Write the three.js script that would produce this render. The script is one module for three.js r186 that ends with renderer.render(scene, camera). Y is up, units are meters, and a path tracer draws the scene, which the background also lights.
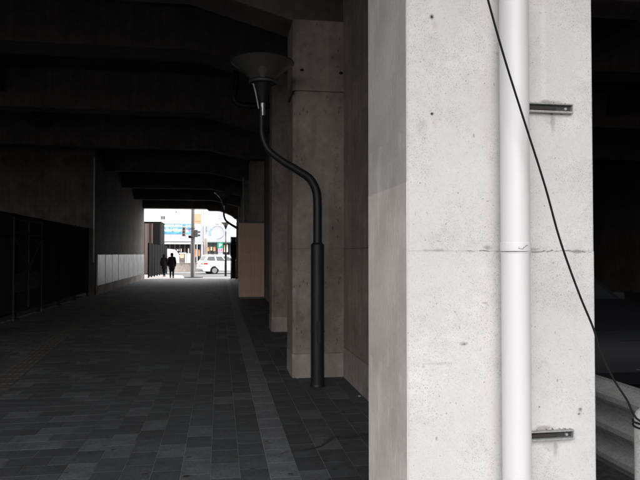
import * as THREE from 'three';
import { mergeGeometries } from 'three/addons/utils/BufferGeometryUtils.js';
import { RoundedBoxGeometry } from 'three/addons/geometries/RoundedBoxGeometry.js';
import { MarchingCubes } from 'three/addons/objects/MarchingCubes.js';
import { Brush, Evaluator, SUBTRACTION } from 'three-bvh-csg';

// ---------------------------------------------------------------- camera, sky, sun, exposure
const scene = new THREE.Scene();
const FPX = 622, EYE = 1.5;                                   // focal length in pixels of the 640x480 photograph, eye height
const camera = new THREE.PerspectiveCamera(2 * Math.atan(240 / FPX) * 180 / Math.PI, 4 / 3, 0.05, 900);
camera.position.set(0, EYE, 0);
const YAW = 9.1334 * Math.PI / 180, PITCH = 1.2897 * Math.PI / 180;
const fwd = new THREE.Vector3(Math.sin(YAW) * Math.cos(PITCH), Math.sin(PITCH), -Math.cos(YAW) * Math.cos(PITCH));
camera.lookAt(camera.position.clone().add(fwd));
scene.add(camera);

const SKY_W = 64, SKY_H = 32, skyData = new Float32Array(SKY_W * SKY_H * 4);
for (let j = 0; j < SKY_H; j++) for (let i = 0; i < SKY_W; i++) {   // even overcast: a little brighter towards the zenith
  const el = ((j + 0.5) / SKY_H - 0.5) * Math.PI, s = Math.sin(el);
  const L = s > 0 ? 0.9 * (1 + 0.3 * s) : 0.12;
  const k = (j * SKY_W + i) * 4;
  skyData[k] = L * 0.985; skyData[k + 1] = L * 0.995; skyData[k + 2] = L * 1.005; skyData[k + 3] = 1;
}
const sky = new THREE.DataTexture(skyData, SKY_W, SKY_H, THREE.RGBAFormat, THREE.FloatType);
sky.mapping = THREE.EquirectangularReflectionMapping; sky.magFilter = THREE.LinearFilter; sky.needsUpdate = true;
scene.background = sky; scene.environment = sky;

const sun = new THREE.DirectionalLight(0xfff3e2, 0.6);
sun.position.set(40, 75, -14); sun.target.position.set(0, 0, -30);
sun.castShadow = true; sun.shadow.radius = 26;
sun.shadow.mapSize.set(2048, 2048);
Object.assign(sun.shadow.camera, { left: -80, right: 80, top: 80, bottom: -80, near: 1, far: 260 });
scene.add(sun, sun.target);

const renderer = new THREE.WebGLRenderer({ antialias: true });
renderer.setSize(1024, 768);
renderer.toneMapping = THREE.LinearToneMapping;
renderer.toneMappingExposure = 5.4;
renderer.shadowMap.enabled = true;
renderer.shadowMap.type = THREE.PCFSoftShadowMap;

// ---------------------------------------------------------------- helpers
let seed = 20240611;
const rnd = () => { seed = (seed * 1664525 + 1013904223) >>> 0; return seed / 4294967296; };
const rr = (a, b) => a + (b - a) * rnd();
const pick = a => a[Math.floor(rnd() * a.length)];
const V = (x, y, z) => new THREE.Vector3(x, y, z);
const camR = V(1, 0, 0).applyQuaternion(camera.quaternion), camU = V(0, 1, 0).applyQuaternion(camera.quaternion);
function ray(px, py) { return fwd.clone().addScaledVector(camR, (px - 320) / FPX).addScaledVector(camU, -(py - 240) / FPX); }
function at(px, py, D) { const r = ray(px, py); return r.multiplyScalar(-D / r.z).add(camera.position); }      // point at depth D
function toPx(p) {
  const v = p.clone().sub(camera.position), d = v.dot(fwd);
  return [320 + FPX * v.dot(camR) / d, 240 - FPX * v.dot(camU) / d, d];
}
const used = {};
function numbered(n) { used[n] = (used[n] || 0) + 1; return used[n] === 1 ? n : n + '_' + String(used[n] - 1).padStart(3, '0'); }
function tag(o, label, category, group, kind) {
  if (label) o.userData.label = label;
  if (category) o.userData.category = category;
  if (group) o.userData.group = group;
  if (kind) o.userData.kind = kind;
  return o;
}
function thing(name, label, category, pos = [0, 0, 0], turn = 0, group) {
  const o = new THREE.Group(); o.name = numbered(name); o.position.set(...pos); o.rotation.y = turn;
  scene.add(o); return tag(o, label, category, group);
}
function part(name, geo, mat, parent, pos) {
  const m = new THREE.Mesh(geo, mat); m.name = name; m.castShadow = m.receiveShadow = true;
  if (pos) m.position.set(...pos);
  parent.add(m); return m;
}
function solo(name, geo, mat, label, category, group, kind) {
  const m = part(numbered(name), geo, mat, scene); return tag(m, label, category, group, kind);
}
function dup(root, pos, turn, label) {
  const r = root.clone(); r.name = numbered(root.name.replace(/_\d+$/, '')); r.position.set(...pos); r.rotation.y = turn;
  r.userData = { ...root.userData }; if (label) r.userData.label = label; scene.add(r); return r;
}
function boxUV(geo, ox = 0, oy = 0) {                         // uv in metres, by the way each face points
  const g = geo.index ? geo.toNonIndexed() : geo; const p = g.attributes.position, uv = new Float32Array(p.count * 2);
  const a = V(), b = V(), c = V(), n = V();
  for (let i = 0; i < p.count; i += 3) {
    a.fromBufferAttribute(p, i); b.fromBufferAttribute(p, i + 1); c.fromBufferAttribute(p, i + 2);
    n.copy(b).sub(a).cross(c.clone().sub(a)); const ax = Math.abs(n.x), ay = Math.abs(n.y), az = Math.abs(n.z);
    [a, b, c].forEach((q, k) => {
      let u, v; if (ay >= ax && ay >= az) { u = q.x; v = q.z; } else if (ax >= az) { u = q.z; v = q.y; } else { u = q.x; v = q.y; }
      uv[(i + k) * 2] = u + ox; uv[(i + k) * 2 + 1] = v + oy;
    });
  }
  g.setAttribute('uv', new THREE.BufferAttribute(uv, 2)); return g;
}
function box(x0, x1, y0, y1, z0, z1) {                        // world-space box, uv in metres
  const g = new THREE.BoxGeometry(Math.abs(x1 - x0), Math.abs(y1 - y0), Math.abs(z1 - z0));
  g.translate((x0 + x1) / 2, (y0 + y1) / 2, (z0 + z1) / 2); return boxUV(g);
}
function rbox(w, h, d, r, x = 0, y = 0, z = 0, seg = 2) { const g = new RoundedBoxGeometry(w, h, d, seg, r); g.translate(x, y, z); return boxUV(g); }
function chamfer(x0, x1, y0, y1, z0, z1, c) {                 // upright block whose vertical edges are chamfered
  const s = new THREE.Shape(); const a = Math.min(x0, x1), b = Math.max(x0, x1), d = -Math.max(z0, z1), e = -Math.min(z0, z1);
  s.moveTo(a + c, d); s.lineTo(b - c, d); s.lineTo(b, d + c); s.lineTo(b, e - c); s.lineTo(b - c, e); s.lineTo(a + c, e); s.lineTo(a, e - c); s.lineTo(a, d + c); s.closePath();
  const g = new THREE.ExtrudeGeometry(s, { depth: y1 - y0, bevelEnabled: false }); g.rotateX(-Math.PI / 2); g.translate(0, y0, 0); return boxUV(g);
}
function tube(pts, r, seg = 24, rad = 10, taper) {
  const c = new THREE.CatmullRomCurve3(pts.map(p => p.isVector3 ? p : V(...p)), false, 'centripetal');
  const g = new THREE.TubeGeometry(c, seg, r, rad, false);
  if (taper) {
    const p = g.attributes.position, q = V(), m = V();
    for (let i = 0; i <= seg; i++) { m.copy(c.getPointAt(i / seg)); const k = taper(i / seg);
      for (let j = 0; j <= rad; j++) { const id = i * (rad + 1) + j; q.fromBufferAttribute(p, id).sub(m).multiplyScalar(k).add(m); p.setXYZ(id, q.x, q.y, q.z); } }
  }
  return g;
}
function cyl(r0, r1, y0, y1, x = 0, z = 0, seg = 20) { const g = new THREE.CylinderGeometry(r1, r0, y1 - y0, seg); g.translate(x, (y0 + y1) / 2, z); return g; }
const merge = list => mergeGeometries(list.map(g => { const n = g.index ? g.toNonIndexed() : g; for (const k of Object.keys(n.attributes)) if (!['position', 'normal', 'uv', 'color'].includes(k)) n.deleteAttribute(k); return n; }));

// ---- periodic noise and textures
function lattice(n, s) { const a = new Float32Array(n * n); let q = s >>> 0; for (let i = 0; i < n * n; i++) { q = (q * 1664525 + 1013904223) >>> 0; a[i] = q / 4294967296; } return a; }
function periodic(n, s) { const a = lattice(n, s); return (u, v) => {
  let x = (u * n) % n, y = (v * n) % n; if (x < 0) x += n; if (y < 0) y += n; const i = Math.floor(x), j = Math.floor(y); let fx = x - i, fy = y - j; fx = fx * fx * (3 - 2 * fx); fy = fy * fy * (3 - 2 * fy);
  const i1 = (i + 1) % n, j1 = (j + 1) % n; return (a[j * n + i] * (1 - fx) + a[j * n + i1] * fx) * (1 - fy) + (a[j1 * n + i] * (1 - fx) + a[j1 * n + i1] * fx) * fy; }; }
function fbm(base, oct, s) { const L = []; for (let k = 0; k < oct; k++) L.push(periodic(base << k, s + 77 * k)); let t = 0; for (let k = 0; k < oct; k++) t += 0.5 ** k; return (u, v) => { let r = 0; for (let k = 0; k < oct; k++) r += L[k](u, v) * 0.5 ** k; return r / t; }; }
const clamp = (x, a = 0, b = 1) => Math.min(b, Math.max(a, x));
const sm = (a, b, x) => { const t = clamp((x - a) / (b - a)); return t * t * (3 - 2 * t); };
function grid(N, fn) { const a = new Float32Array(N * N); for (let j = 0; j < N; j++) for (let i = 0; i < N; i++) a[j * N + i] = fn((i + 0.5) / N, (j + 0.5) / N); return a; }
function dots(a, N, count, r0, r1, d0, d1, stretch = 1) {     // pits and flecks stamped with wrap-around
  for (let k = 0; k < count; k++) { const cx = rnd() * N, cy = rnd() * N, r = rr(r0, r1) , dv = rr(d0, d1), R = Math.ceil(r * stretch + 1);
    for (let y = -R; y <= R; y++) for (let x = -R; x <= R; x++) { const q = Math.hypot(x, y / stretch) / r; if (q < 1) { const id = ((Math.floor(cy + y) + N) % N) * N + (Math.floor(cx + x) + N) % N; a[id] += dv * (1 - q * q); } } }
}
function tex(a, N, rgb, srgb, metres) {
  const d = new Uint8Array(N * N * 4);
  for (let i = 0; i < N * N; i++) { const c = rgb(a[i], i); d[i * 4] = clamp(c[0]) * 255; d[i * 4 + 1] = clamp(c[1]) * 255; d[i * 4 + 2] = clamp(c[2]) * 255; d[i * 4 + 3] = 255; }
  const t = new THREE.DataTexture(d, N, N, THREE.RGBAFormat); t.wrapS = t.wrapT = THREE.RepeatWrapping; t.magFilter = THREE.LinearFilter; t.minFilter = THREE.LinearMipmapLinearFilter; t.generateMipmaps = true;
  if (srgb) t.colorSpace = THREE.SRGBColorSpace; t.repeat.set(1 / metres, 1 / metres); t.needsUpdate = true; return t;
}
const lin = (r, g, b) => new THREE.Color().setRGB(r, g, b);
const std = (c, rough = 0.8, extra = {}) => new THREE.MeshStandardMaterial({ color: c, roughness: rough, ...extra });
const gray3 = v => [v, v, v];

// painted rough concrete of the near column: fine speckle of open pores
const NP = 2048, PM = 2.6; const pf1 = fbm(10, 5, 11), pf2 = fbm(96, 4, 12), pf3 = fbm(20, 3, 13), pf4 = fbm(5, 4, 14);
const paintA = grid(NP, (u, v) => 0.95 + (pf1(u, v) - 0.5) * 0.09 + (pf2(u, v) - 0.5) * 0.06);
const paintB = new Float32Array(NP * NP).fill(0.9), rs = seed; dots(paintA, NP, 230000, 0.75, 1.35, -0.26, -0.04); seed = rs; dots(paintB, NP, 230000, 0.75, 1.35, -0.4, -0.1);
for (let i = 0; i < NP * NP; i++) { const m = 0.45 + 0.75 * sm(0.35, 0.65, pf3((i % NP) / NP, Math.floor(i / NP) / NP)); paintA[i] = 0.95 + (paintA[i] - 0.95) * m; } dots(paintA, NP, 900, 1.1, 2.4, -0.38, -0.1);
const tint = new Float32Array(NP * NP);                       // rusty pink bleeding, grime round fixings, a drip line
function smear(x, y, rx, ry, dark, pink, thr = 0.42) { const cx = x / PM * NP, cy = y / PM * NP, a = rx / PM * NP, b = ry / PM * NP;
  for (let j = Math.floor(cy - b); j < cy + b; j++) for (let i = Math.floor(cx - a); i < cx + a; i++) { const q = Math.hypot((i - cx) / a, (j - cy) / b); if (q >= 1) continue; const n = pf3(i / NP * 2.3, j / NP * 1.7) * 0.6 + pf2(i / NP, j / NP) * 0.4, k = sm(thr - 0.1, thr + 0.2, n * (1.25 - q)); const id = ((j + NP) % NP) * NP + (i + NP) % NP; paintA[id] -= dark * k; tint[id] += pink * k; } }
for (const [x, y] of [[0.846, 2.462], [0.845, 2.066]]) { smear(x, y, 0.022, 0.022, 0.3, 0, 0.3); smear(x + 0.01, y - 0.03, 0.03, 0.06, 0.08, 0.02); }
smear(0.80, 2.03, 0.05, 0.10, 0.07, 0); smear(1.08, 1.525, 0.10, 0.028, 0.22, 0.01, 0.42); smear(1.30, 1.52, 0.10, 0.018, 0.28, 0, 0.4); smear(1.48, 1.51, 0.09, 0.015, 0.2, 0, 0.4); smear(0.86, 1.515, 0.10, 0.012, 0.14, 0, 0.42);
for (let y = 0.5; y < 2.7; y += 0.05) smear(1.085 + rr(-0.012, 0.012), y, 0.035, 0.12, 0.004, 0.012, 0.32);
for (const [y] of [[2.106], [0.757]]) { smear(1.34, y + 0.026, 0.12, 0.02, 0.22, 0.02, 0.38); smear(1.34, y - 0.04, 0.12, 0.06, 0.07, 0, 0.44); smear(1.37, y - 0.06, 0.02, 0.07, 0.12, 0, 0.42); }
smear(1.482, 0.846, 0.03, 0.05, 0.16, 0.03, 0.36); smear(0.975, 1.136, 0.03, 0.015, 0.16, 0, 0.4); smear(0.87, 1.06, 0.18, 0.012, 0.07, 0, 0.4); smear(1.07, 1.30, 0.03, 0.01, 0.16, 0, 0.42); smear(1.33, 2.3, 0.025, 0.5, -0.03, 0, 0.38);
for (let k = 0; k < 60; k++) smear(rr(0.76, 1.54), rr(0.6, 2.55), rr(0.003, 0.012), rr(0.003, 0.014), rr(0.06, 0.2), rr(0, 0.02), 0.34);
const M = {};
M.whitePaint = std(lin(0.66, 0.648, 0.648), 0.85, { map: tex(paintA, NP, (v, i) => [v + tint[i] * 0.3, v * 0.992 - tint[i] * 0.35, v * 0.988 - tint[i] * 0.5], true, PM), bumpMap: tex(paintB, NP, gray3, false, PM), bumpScale: 0.0025 });
// smooth coats on the side of that column with upright scratches
const NS = 1024, sf1 = fbm(5, 5, 31), sf2 = fbm(64, 3, 32); const streak = periodic(64, 33), streakV = periodic(6, 34);
const coatA = grid(NS, (u, v) => { const w = sm(0.60, 0.86, sf1(u * 2, v * 0.5)) * 0.25; const st = sm(0.80, 0.95, streak(u, 0.2)) * sm(0.52, 0.72, sf1(u + 0.3, v)) ; return 0.84 + (sf1(u, v) - 0.5) * 0.16 + (sf2(u, v) - 0.5) * 0.05 + w * 0.3 + st * 0.07; });
dots(coatA, NS, 150, 0.8, 2.2, 0.12, 0.3, 9); for (let k = 0; k < 130; k++) { const cx = NS * rr(0.30, 0.48), y0 = rnd() * NS, l = rr(10, 110), w = rr(0.8, 2.6); for (let j = 0; j < l; j++) { const xx = Math.floor(cx + Math.sin(j * 0.13 + k) * 1.3); for (let i = 0; i < w; i++) coatA[(Math.floor(y0 + j) % NS) * NS + xx + i] += rnd() < 0.75 ? rr(0.06, 0.22) : 0; } } dots(coatA, NS, 30, 0.8, 1.8, -0.4, -0.2, 3); dots(coatA, NS, 260, 0.7, 1.6, -0.14, -0.05);
const coatMap = tex(coatA, NS, v => [v, v * 0.995, v * 0.99], true, 1.0);
M.coatGrey = std(lin(0.75, 0.705, 0.705), 0.7, { map: coatMap });
M.coatPale = std(lin(0.92, 0.825, 0.80), 0.7, { map: coatMap });
// bare board-marked concrete
const NC = 1024, cf1 = fbm(4, 6, 51), cf2 = fbm(32, 4, 52), cst = fbm(3, 4, 53), cl = periodic(40, 54);
const concA = grid(NC, (u, v) => 0.80 + (cf1(u, v) - 0.5) * 0.34 + (cf2(u, v) - 0.5) * 0.14 + (cl(u, v * 0.06) - 0.5) * 0.10 - sm(0.56, 0.78, cst(u * 3, v)) * 0.16);
const concB = grid(NC, (u, v) => 0.6 + (cf2(u, v) - 0.5) * 0.5 + (cl(u, v * 0.06) - 0.5) * 0.25);
dots(concA, NC, 2600, 0.8, 2.6, -0.35, -0.1); dots(concA, NC, 120, 2, 5, -0.3, -0.12, 2.5); dots(concB, NC, 2600, 0.8, 3, -0.5, -0.15);
const concMap = tex(concA, NC, v => [v, v * 0.965, v * 0.94], true, 2.1), concBump = tex(concB, NC, gray3, false, 2.1);
M.concrete = std(lin(0.32, 0.288, 0.268), 0.92, { map: concMap, bumpMap: concBump, bumpScale: 0.006 });
M.concretePale = std(lin(0.39, 0.365, 0.35), 0.92, { map: concMap, bumpMap: concBump, bumpScale: 0.003 });
M.shadedConcrete = std(lin(0.12, 0.113, 0.108), 0.95, { map: concMap, bumpMap: concBump, bumpScale: 0.006 });  // copy of the concrete, darkened to paint in the shade overhead
M.render = std(lin(0.15, 0.135, 0.125), 0.95, { map: concMap, bumpMap: concBump, bumpScale: 0.004 });  // concrete colour darkened to paint shade into the side walls, no separate coat
// paver stone
const NV = 512, vf1 = fbm(8, 4, 71), vf2 = fbm(90, 2, 72); const stoneA = grid(NV, (u, v) => 0.84 + (vf1(u, v) - 0.5) * 0.30 + (vf2(u, v) - 0.5) * 0.30);
const stoneB = stoneA.slice(); dots(stoneA, NV, 2200, 0.7, 1.7, -0.25, 0.2); dots(stoneA, NV, 40, 5, 16, -0.10, -0.03);
const stoneMap = tex(stoneA, NV, v => [v, v, v], true, 0.83), stoneBump = tex(stoneB, NV, gray3, false, 0.83);
const stone = (r, g, b) => std(lin(r, g, b), 0.78, { map: stoneMap, bumpMap: stoneBump, bumpScale: 0.002 });
const TONE = { dark: [0.070, 0.074, 0.079], deep: [0.061, 0.064, 0.069], mid: [0.082, 0.086, 0.092], light: [0.120, 0.125, 0.132], strip: [0.165, 0.171, 0.18], tact: [0.115, 0.105, 0.088] };
M.pav = Object.fromEntries(Object.entries(TONE).map(([k, v]) => [k, stone(...v)]));
M.pavMix = std(lin(1, 1, 1), 0.78, { map: stoneMap, bumpMap: stoneBump, bumpScale: 0.002, vertexColors: true });
M.mortar = std(lin(0.24, 0.24, 0.245), 0.95);
const asphA = grid(512, (u, v) => 0.8 + (vf1(u, v) - 0.5) * 0.3 + (vf2(u * 1.01, v) - 0.5) * 0.5);
M.asphaltWorn = std(lin(0.11, 0.108, 0.11), 0.95, { map: tex(asphA, 512, gray3, true, 2.7) });
M.asphalt = std(lin(0.055, 0.055, 0.058), 0.95, { map: tex(asphA, 512, gray3, true, 3.1) });
M.walk = std(lin(0.36, 0.325, 0.315), 0.9, { map: tex(asphA, 512, v => gray3(0.5 + v * 0.5), true, 2.3) });
M.linePaint = std(lin(0.72, 0.72, 0.70), 0.8, { map: tex(asphA, 512, v => gray3(0.45 + v * 0.55), true, 1.1) });
M.black = new THREE.MeshPhysicalMaterial({ color: lin(0.012, 0.012, 0.013), roughness: 0.45, specularIntensity: 0.5 });
M.darkSteel = std(lin(0.045, 0.045, 0.048), 0.5, { metalness: 0.3 });
M.fence = new THREE.MeshPhysicalMaterial({ color: lin(0.010, 0.010, 0.010), roughness: 0.9, specularIntensity: 0.08 });
M.gate = new THREE.MeshPhysicalMaterial({ color: lin(0.045, 0.044, 0.042), roughness: 0.85, specularIntensity: 0.3 });
M.steel = std(lin(0.45, 0.45, 0.45), 0.35, { metalness: 0.9 });
M.zinc = std(lin(0.42, 0.42, 0.41), 0.6, { metalness: 0.25, map: tex(asphA, 512, v => gray3(0.5 + v * 0.5), true, 0.5) });
M.pvc = new THREE.MeshPhysicalMaterial({ color: lin(0.655, 0.635, 0.637), roughness: 0.42, clearcoat: 0.15, clearcoatRoughness: 0.5 });
M.postWhite = std(lin(0.42, 0.43, 0.41), 0.6, { map: tex(asphA, 512, v => gray3(0.5 + v * 0.5), true, 0.3) });
M.rubber = new THREE.MeshPhysicalMaterial({ color: lin(0.009, 0.010, 0.0095), roughness: 0.8, specularIntensity: 0.3 });
M.glassDark = std(lin(0.02, 0.023, 0.028), 0.08, { metalness: 0.0 });
M.carWhite = new THREE.MeshPhysicalMaterial({ color: lin(0.64, 0.64, 0.65), roughness: 0.4, clearcoat: 1, clearcoatRoughness: 0.06 });
M.carBlack = new THREE.MeshPhysicalMaterial({ color: lin(0.012, 0.013, 0.016), roughness: 0.55, specularIntensity: 0.5 });
M.rim = std(lin(0.5, 0.5, 0.52), 0.35, { metalness: 0.8 });
M.red = std(lin(0.55, 0.03, 0.04), 0.25);
M.lens = std(lin(0.75, 0.78, 0.80), 0.12);
M.facade = std(lin(0.70, 0.69, 0.675), 0.85, { map: tex(asphA, 512, v => gray3(0.78 + v * 0.22), true, 4.7) });
M.facadeCool = std(lin(0.30, 0.31, 0.34), 0.8);
M.shopWall = std(lin(0.70, 0.69, 0.675), 0.9);

// ---------------------------------------------------------------- ground, road, pavements
{
  const g = new THREE.PlaneGeometry(700, 700); g.rotateX(-Math.PI / 2); g.translate(0, -0.05, -60);
  solo('ground', boxUV(g), M.asphalt, 'grey asphalt ground and roadway', 'road', null, 'structure');
  const s = new THREE.Shape(); s.moveTo(-30, 38.62); s.lineTo(-1.2, 38.62); s.lineTo(3.2, 38.62); s.lineTo(3.2, 40.1); s.lineTo(-2.2, 40.2); s.lineTo(-2.6, 44.5); s.lineTo(-4.4, 46.5); s.lineTo(-30, 46.5); s.closePath();
  const w = new THREE.ExtrudeGeometry(s, { depth: 0.05, bevelEnabled: false }); w.rotateX(-Math.PI / 2); w.translate(0, -0.044, 0);
  solo('sidewalk', boxUV(w), M.walk, 'pale pinkish pavement in daylight beyond the underpass', 'pavement', null, 'structure');
  const st = new THREE.PlaneGeometry(120, 62); st.rotateX(-Math.PI / 2); st.translate(0, -0.0485, -69.7);
  solo('road', boxUV(st), M.asphaltWorn, 'worn pale asphalt street beyond the underpass', 'road', null, 'structure');
  const f = new THREE.PlaneGeometry(60, 6); f.rotateX(-Math.PI / 2); f.translate(0, -0.043, -59.5);
  solo('far_sidewalk', boxUV(f), M.walk, 'pale pavement across the street before the shops', 'pavement', null, 'structure');
}
function paverGeo(w, d, gap, ox, oy) {                        // chamfered block, top at y = 0, centred
  return prismGeo([[-w / 2 + gap, -d / 2 + gap], [w / 2 - gap, -d / 2 + gap], [w / 2 - gap, d / 2 - gap], [-w / 2 + gap, d / 2 - gap]], 0, 0.0015, ox, oy);
}
function prismGeo(poly, top, c, ox = 0, oy = 0) {             // poly in x,z; anticlockwise seen with z down the page
  const n = poly.length; let cx = 0, cz = 0; poly.forEach(p => { cx += p[0] / n; cz += p[1] / n; });
  const inn = poly.map(([x, z]) => { const l = Math.hypot(x - cx, z - cz) || 1, k = Math.max(0, 1 - c * 1.3 / l); return [cx + (x - cx) * k, cz + (z - cz) * k]; });
  const pos = []; const tri = (a, b, d) => pos.push(...a, ...b, ...d);
  for (let i = 1; i < n - 1; i++) tri([inn[0][0], top, inn[0][1]], [inn[i + 1][0], top, inn[i + 1][1]], [inn[i][0], top, inn[i][1]]);
  for (let i = 0; i < n; i++) { const j = (i + 1) % n;
    const a = [inn[i][0], top, inn[i][1]], b = [inn[j][0], top, inn[j][1]], e = [poly[i][0], top - c, poly[i][1]], f = [poly[j][0], top - c, poly[j][1]], h = [poly[i][0], top - 0.02, poly[i][1]], k = [poly[j][0], top - 0.02, poly[j][1]];
    tri(a, b, f); tri(a, f, e); tri(e, f, k); tri(e, k, h); }
  const g = new THREE.BufferGeometry(); g.setAttribute('position', new THREE.Float32BufferAttribute(pos, 3)); g.computeVertexNormals(); return boxUV(g, ox, oy);
}
const TAC = [[-9, -0.95], [-4, -1.35], [3, -1.92], [7, -2.28], [11.2, -2.65], [16, -2.97], [20, -3.05], [39, -3.05]];   // right edge of the tactile strip: depth, x
const tacX = D => { for (let i = 1; i < TAC.length; i++) if (D <= TAC[i][0]) { const a = TAC[i - 1], b = TAC[i]; return a[1] + (b[1] - a[1]) * (D - a[0]) / (b[0] - a[0]); } return -3.05; };
const pavement = new THREE.Group(); pavement.name = numbered('pavement'); scene.add(pavement);
tag(pavement, 'dark grey stone block pavement running through the underpass', 'pavement', null, 'structure');
{
  part('mortar_bed', box(-4.75, 1.98, -0.049, -0.0025, -38.6, 8), M.mortar, pavement);
  part('kerb', box(1.985, 2.12, -0.049, 0.004, -38.6, 8), M.concrete, pavement);
  const list = [];                                            // {poly (x,z), tone, cx, cz}
  const X0 = -1.06, DMIN = -7.9, DMAX = 38.55;
  for (let c = 0; c < 15; c++) {                              // long courses along the path
    const xa = X0 + c * 0.2, xb = xa + 0.2; const strip = c === 7; let D = DMIN + [0, 0.1, 0.2, 0.05, 0.25, 0.15][c % 6];
    while (D < DMAX - 0.3) { const l = 0.3; const r = rnd();
      list.push({ rect: [xa, xb, D, D + l], tone: strip ? 'strip' : r < 0.17 ? 'light' : r < 0.36 ? 'mid' : r < 0.84 ? 'dark' : 'deep' }); D += l; }
  }
  let row = 0; for (let D = DMIN; D < DMAX - 0.2; D += 0.2, row++) {   // cross courses on the left
    let x = X0 - (row % 2) * 0.15 - 0.3 * 0; if (row % 2) list.push({ rect: [X0 - 0.15, X0, D, D + 0.2], tone: 'mid' });
    for (; x > -4.6; x -= 0.3) { const r = rnd(); list.push({ rect: [Math.max(x - 0.3, -4.74), x, D, D + 0.2], tone: r < 0.22 ? 'light' : r < 0.55 ? 'mid' : r < 0.8 ? 'dark' : 'deep' }); }
  }
  for (let D = DMIN; D < DMAX - 0.3; D += 0.3) { const a = tacX(D), b = tacX(D + 0.297); list.push({ poly: [[a - 0.3, -D], [a, -D], [b, -D - 0.296], [b - 0.3, -D - 0.296]].reverse(), tone: 'tact', tact: true, D: D + 0.15, X: a - 0.15 }); }
  const clipTo = (poly, side) => {                            // keep the piece left (-1) or right (+1) of the strip
    const out = []; const f = p => side * (p[0] - (tacX(-p[1]) + (side > 0 ? 0.004 : -0.304)));
    for (let i = 0; i < poly.length; i++) { const a = poly[i], b = poly[(i + 1) % poly.length], fa = f(a), fb = f(b); if (fa >= 0) out.push(a); if (fa * fb < 0) { const t = fa / (fa - fb); out.push([a[0] + (b[0] - a[0]) * t, a[1] + (b[1] - a[1]) * t]); } }
    return out.length >= 3 ? out : null;
  };
  const pieces = [];
  for (const q of list) {
    if (q.poly) { pieces.push({ ...q, cx: q.X, D: q.D }); continue; }
    const [xa, xb, d0, d1] = q.rect, cx = (xa + xb) / 2, D = (d0 + d1) / 2, t0 = Math.min(tacX(d0), tacX(d1)) - 0.31, t1 = Math.max(tacX(d0), tacX(d1)) + 0.01;
    if (xb < t0 || xa > t1) { pieces.push({ ...q, cx, D, whole: true }); continue; }
    const g = 0.002, poly = [[xa + g, -d1 + g], [xb - g, -d1 + g], [xb - g, -d0 - g], [xa + g, -d0 - g]];
    for (const s of [-1, 1]) { const p = clipTo(poly, s); if (!p) continue; let ax = 0, az = 0, ar = 0; p.forEach((v, i) => { ax += v[0] / p.length; az += v[1] / p.length; const w = p[(i + 1) % p.length]; ar += v[0] * w[1] - w[0] * v[1]; }); if (Math.abs(ar) < 0.004) continue; pieces.push({ tone: q.tone, poly: p, cx: ax, D: -az }); }
  }
  pieces.forEach(p => { const s = toPx(V(p.cx, 0, -p.D)); p.score = p.D > 0.5 && s[0] > -8 && s[0] < 372 && s[1] < 492 ? p.D : 1e3 + Math.abs(p.D); });
  pieces.sort((a, b) => a.score - b.score);
  const variants = { a: [], b: [] }; for (let k = 0; k < 5; k++) { variants.a.push(paverGeo(0.2, 0.3, 0.0015, rnd(), rnd())); variants.b.push(paverGeo(0.3, 0.2, 0.0015, rnd(), rnd())); }
  const rest = [], restT = [], col = new THREE.Color();
  const studs = (a, D) => { const o = []; for (let i = 0; i < 4; i++) { const x = a - 0.045 - i * 0.07; o.push(rbox(0.035, 0.008, 0.27, 0.003, x, -0.0008, -D, 1)); } return o; };
  let np = 0, nt = 0;
  for (const p of pieces) {
    const lift = (rnd() - 0.5) * 0.0010;
    if (p.tact && nt < 20 && p.score < 1e3 && p.D < 12.5) { const t = part('tactile_block', prismGeo(p.poly, 0.001, 0.003, rnd(), rnd()), M.pav.tact, pavement); part('ridge', merge(studs(p.cx + 0.15, p.D)), M.pav.tact, t); nt++; continue; }
    if (!p.tact && np < 300 && p.score < 1e3) {
      np++; if (p.whole) { const [xa, xb, d0, d1] = p.rect; part('paver', pick(xb - xa > 0.25 ? variants.b : xb - xa > 0.19 ? variants.a : [paverGeo(xb - xa, d1 - d0, 0.0015, rnd(), 0)]), M.pav[p.tone], pavement, [p.cx, lift, -p.D]); }
      else part('paver', prismGeo(p.poly, lift, 0.0015, rnd(), rnd()), M.pav[p.tone], pavement);
      continue;
    }
    let g; if (p.whole) { const [xa, xb, d0, d1] = p.rect; g = paverGeo(xb - xa, d1 - d0, 0.0015, rnd(), rnd()); g.translate(p.cx, lift, -p.D); } else g = prismGeo(p.poly, lift, 0.0015, rnd(), rnd());
    const k = rr(0.9, 1.1); col.setRGB(...TONE[p.tone].map(v => v * k)); const cc = new Float32Array(g.attributes.position.count * 3); for (let i = 0; i < cc.length; i += 3) { cc[i] = col.r; cc[i + 1] = col.g; cc[i + 2] = col.b; } g.setAttribute('color', new THREE.BufferAttribute(cc, 3));
    (p.tact ? restT : rest).push(g);
  }
  tag(part('pavers_beyond', merge(rest), M.pavMix, pavement), null, null, null, 'stuff');
  tag(part('tactile_blocks_beyond', merge(restT), M.pavMix, pavement), null, null, null, 'stuff');
  // dark irregular seep of dirt across the blocks beside the column
  const line = [[262, 457], [276, 455], [290, 451], [304, 449.5], [318, 447], [327, 442], [335, 437], [345, 437.5], [356, 436.5], [370, 434], [392, 430]].map(([x, y]) => { const r = ray(x, y); return r.multiplyScalar((0.0035 - EYE) / r.y).add(camera.position); });
  const c = new THREE.CatmullRomCurve3(line), blots = [], wn = periodic(9, 91);
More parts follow.
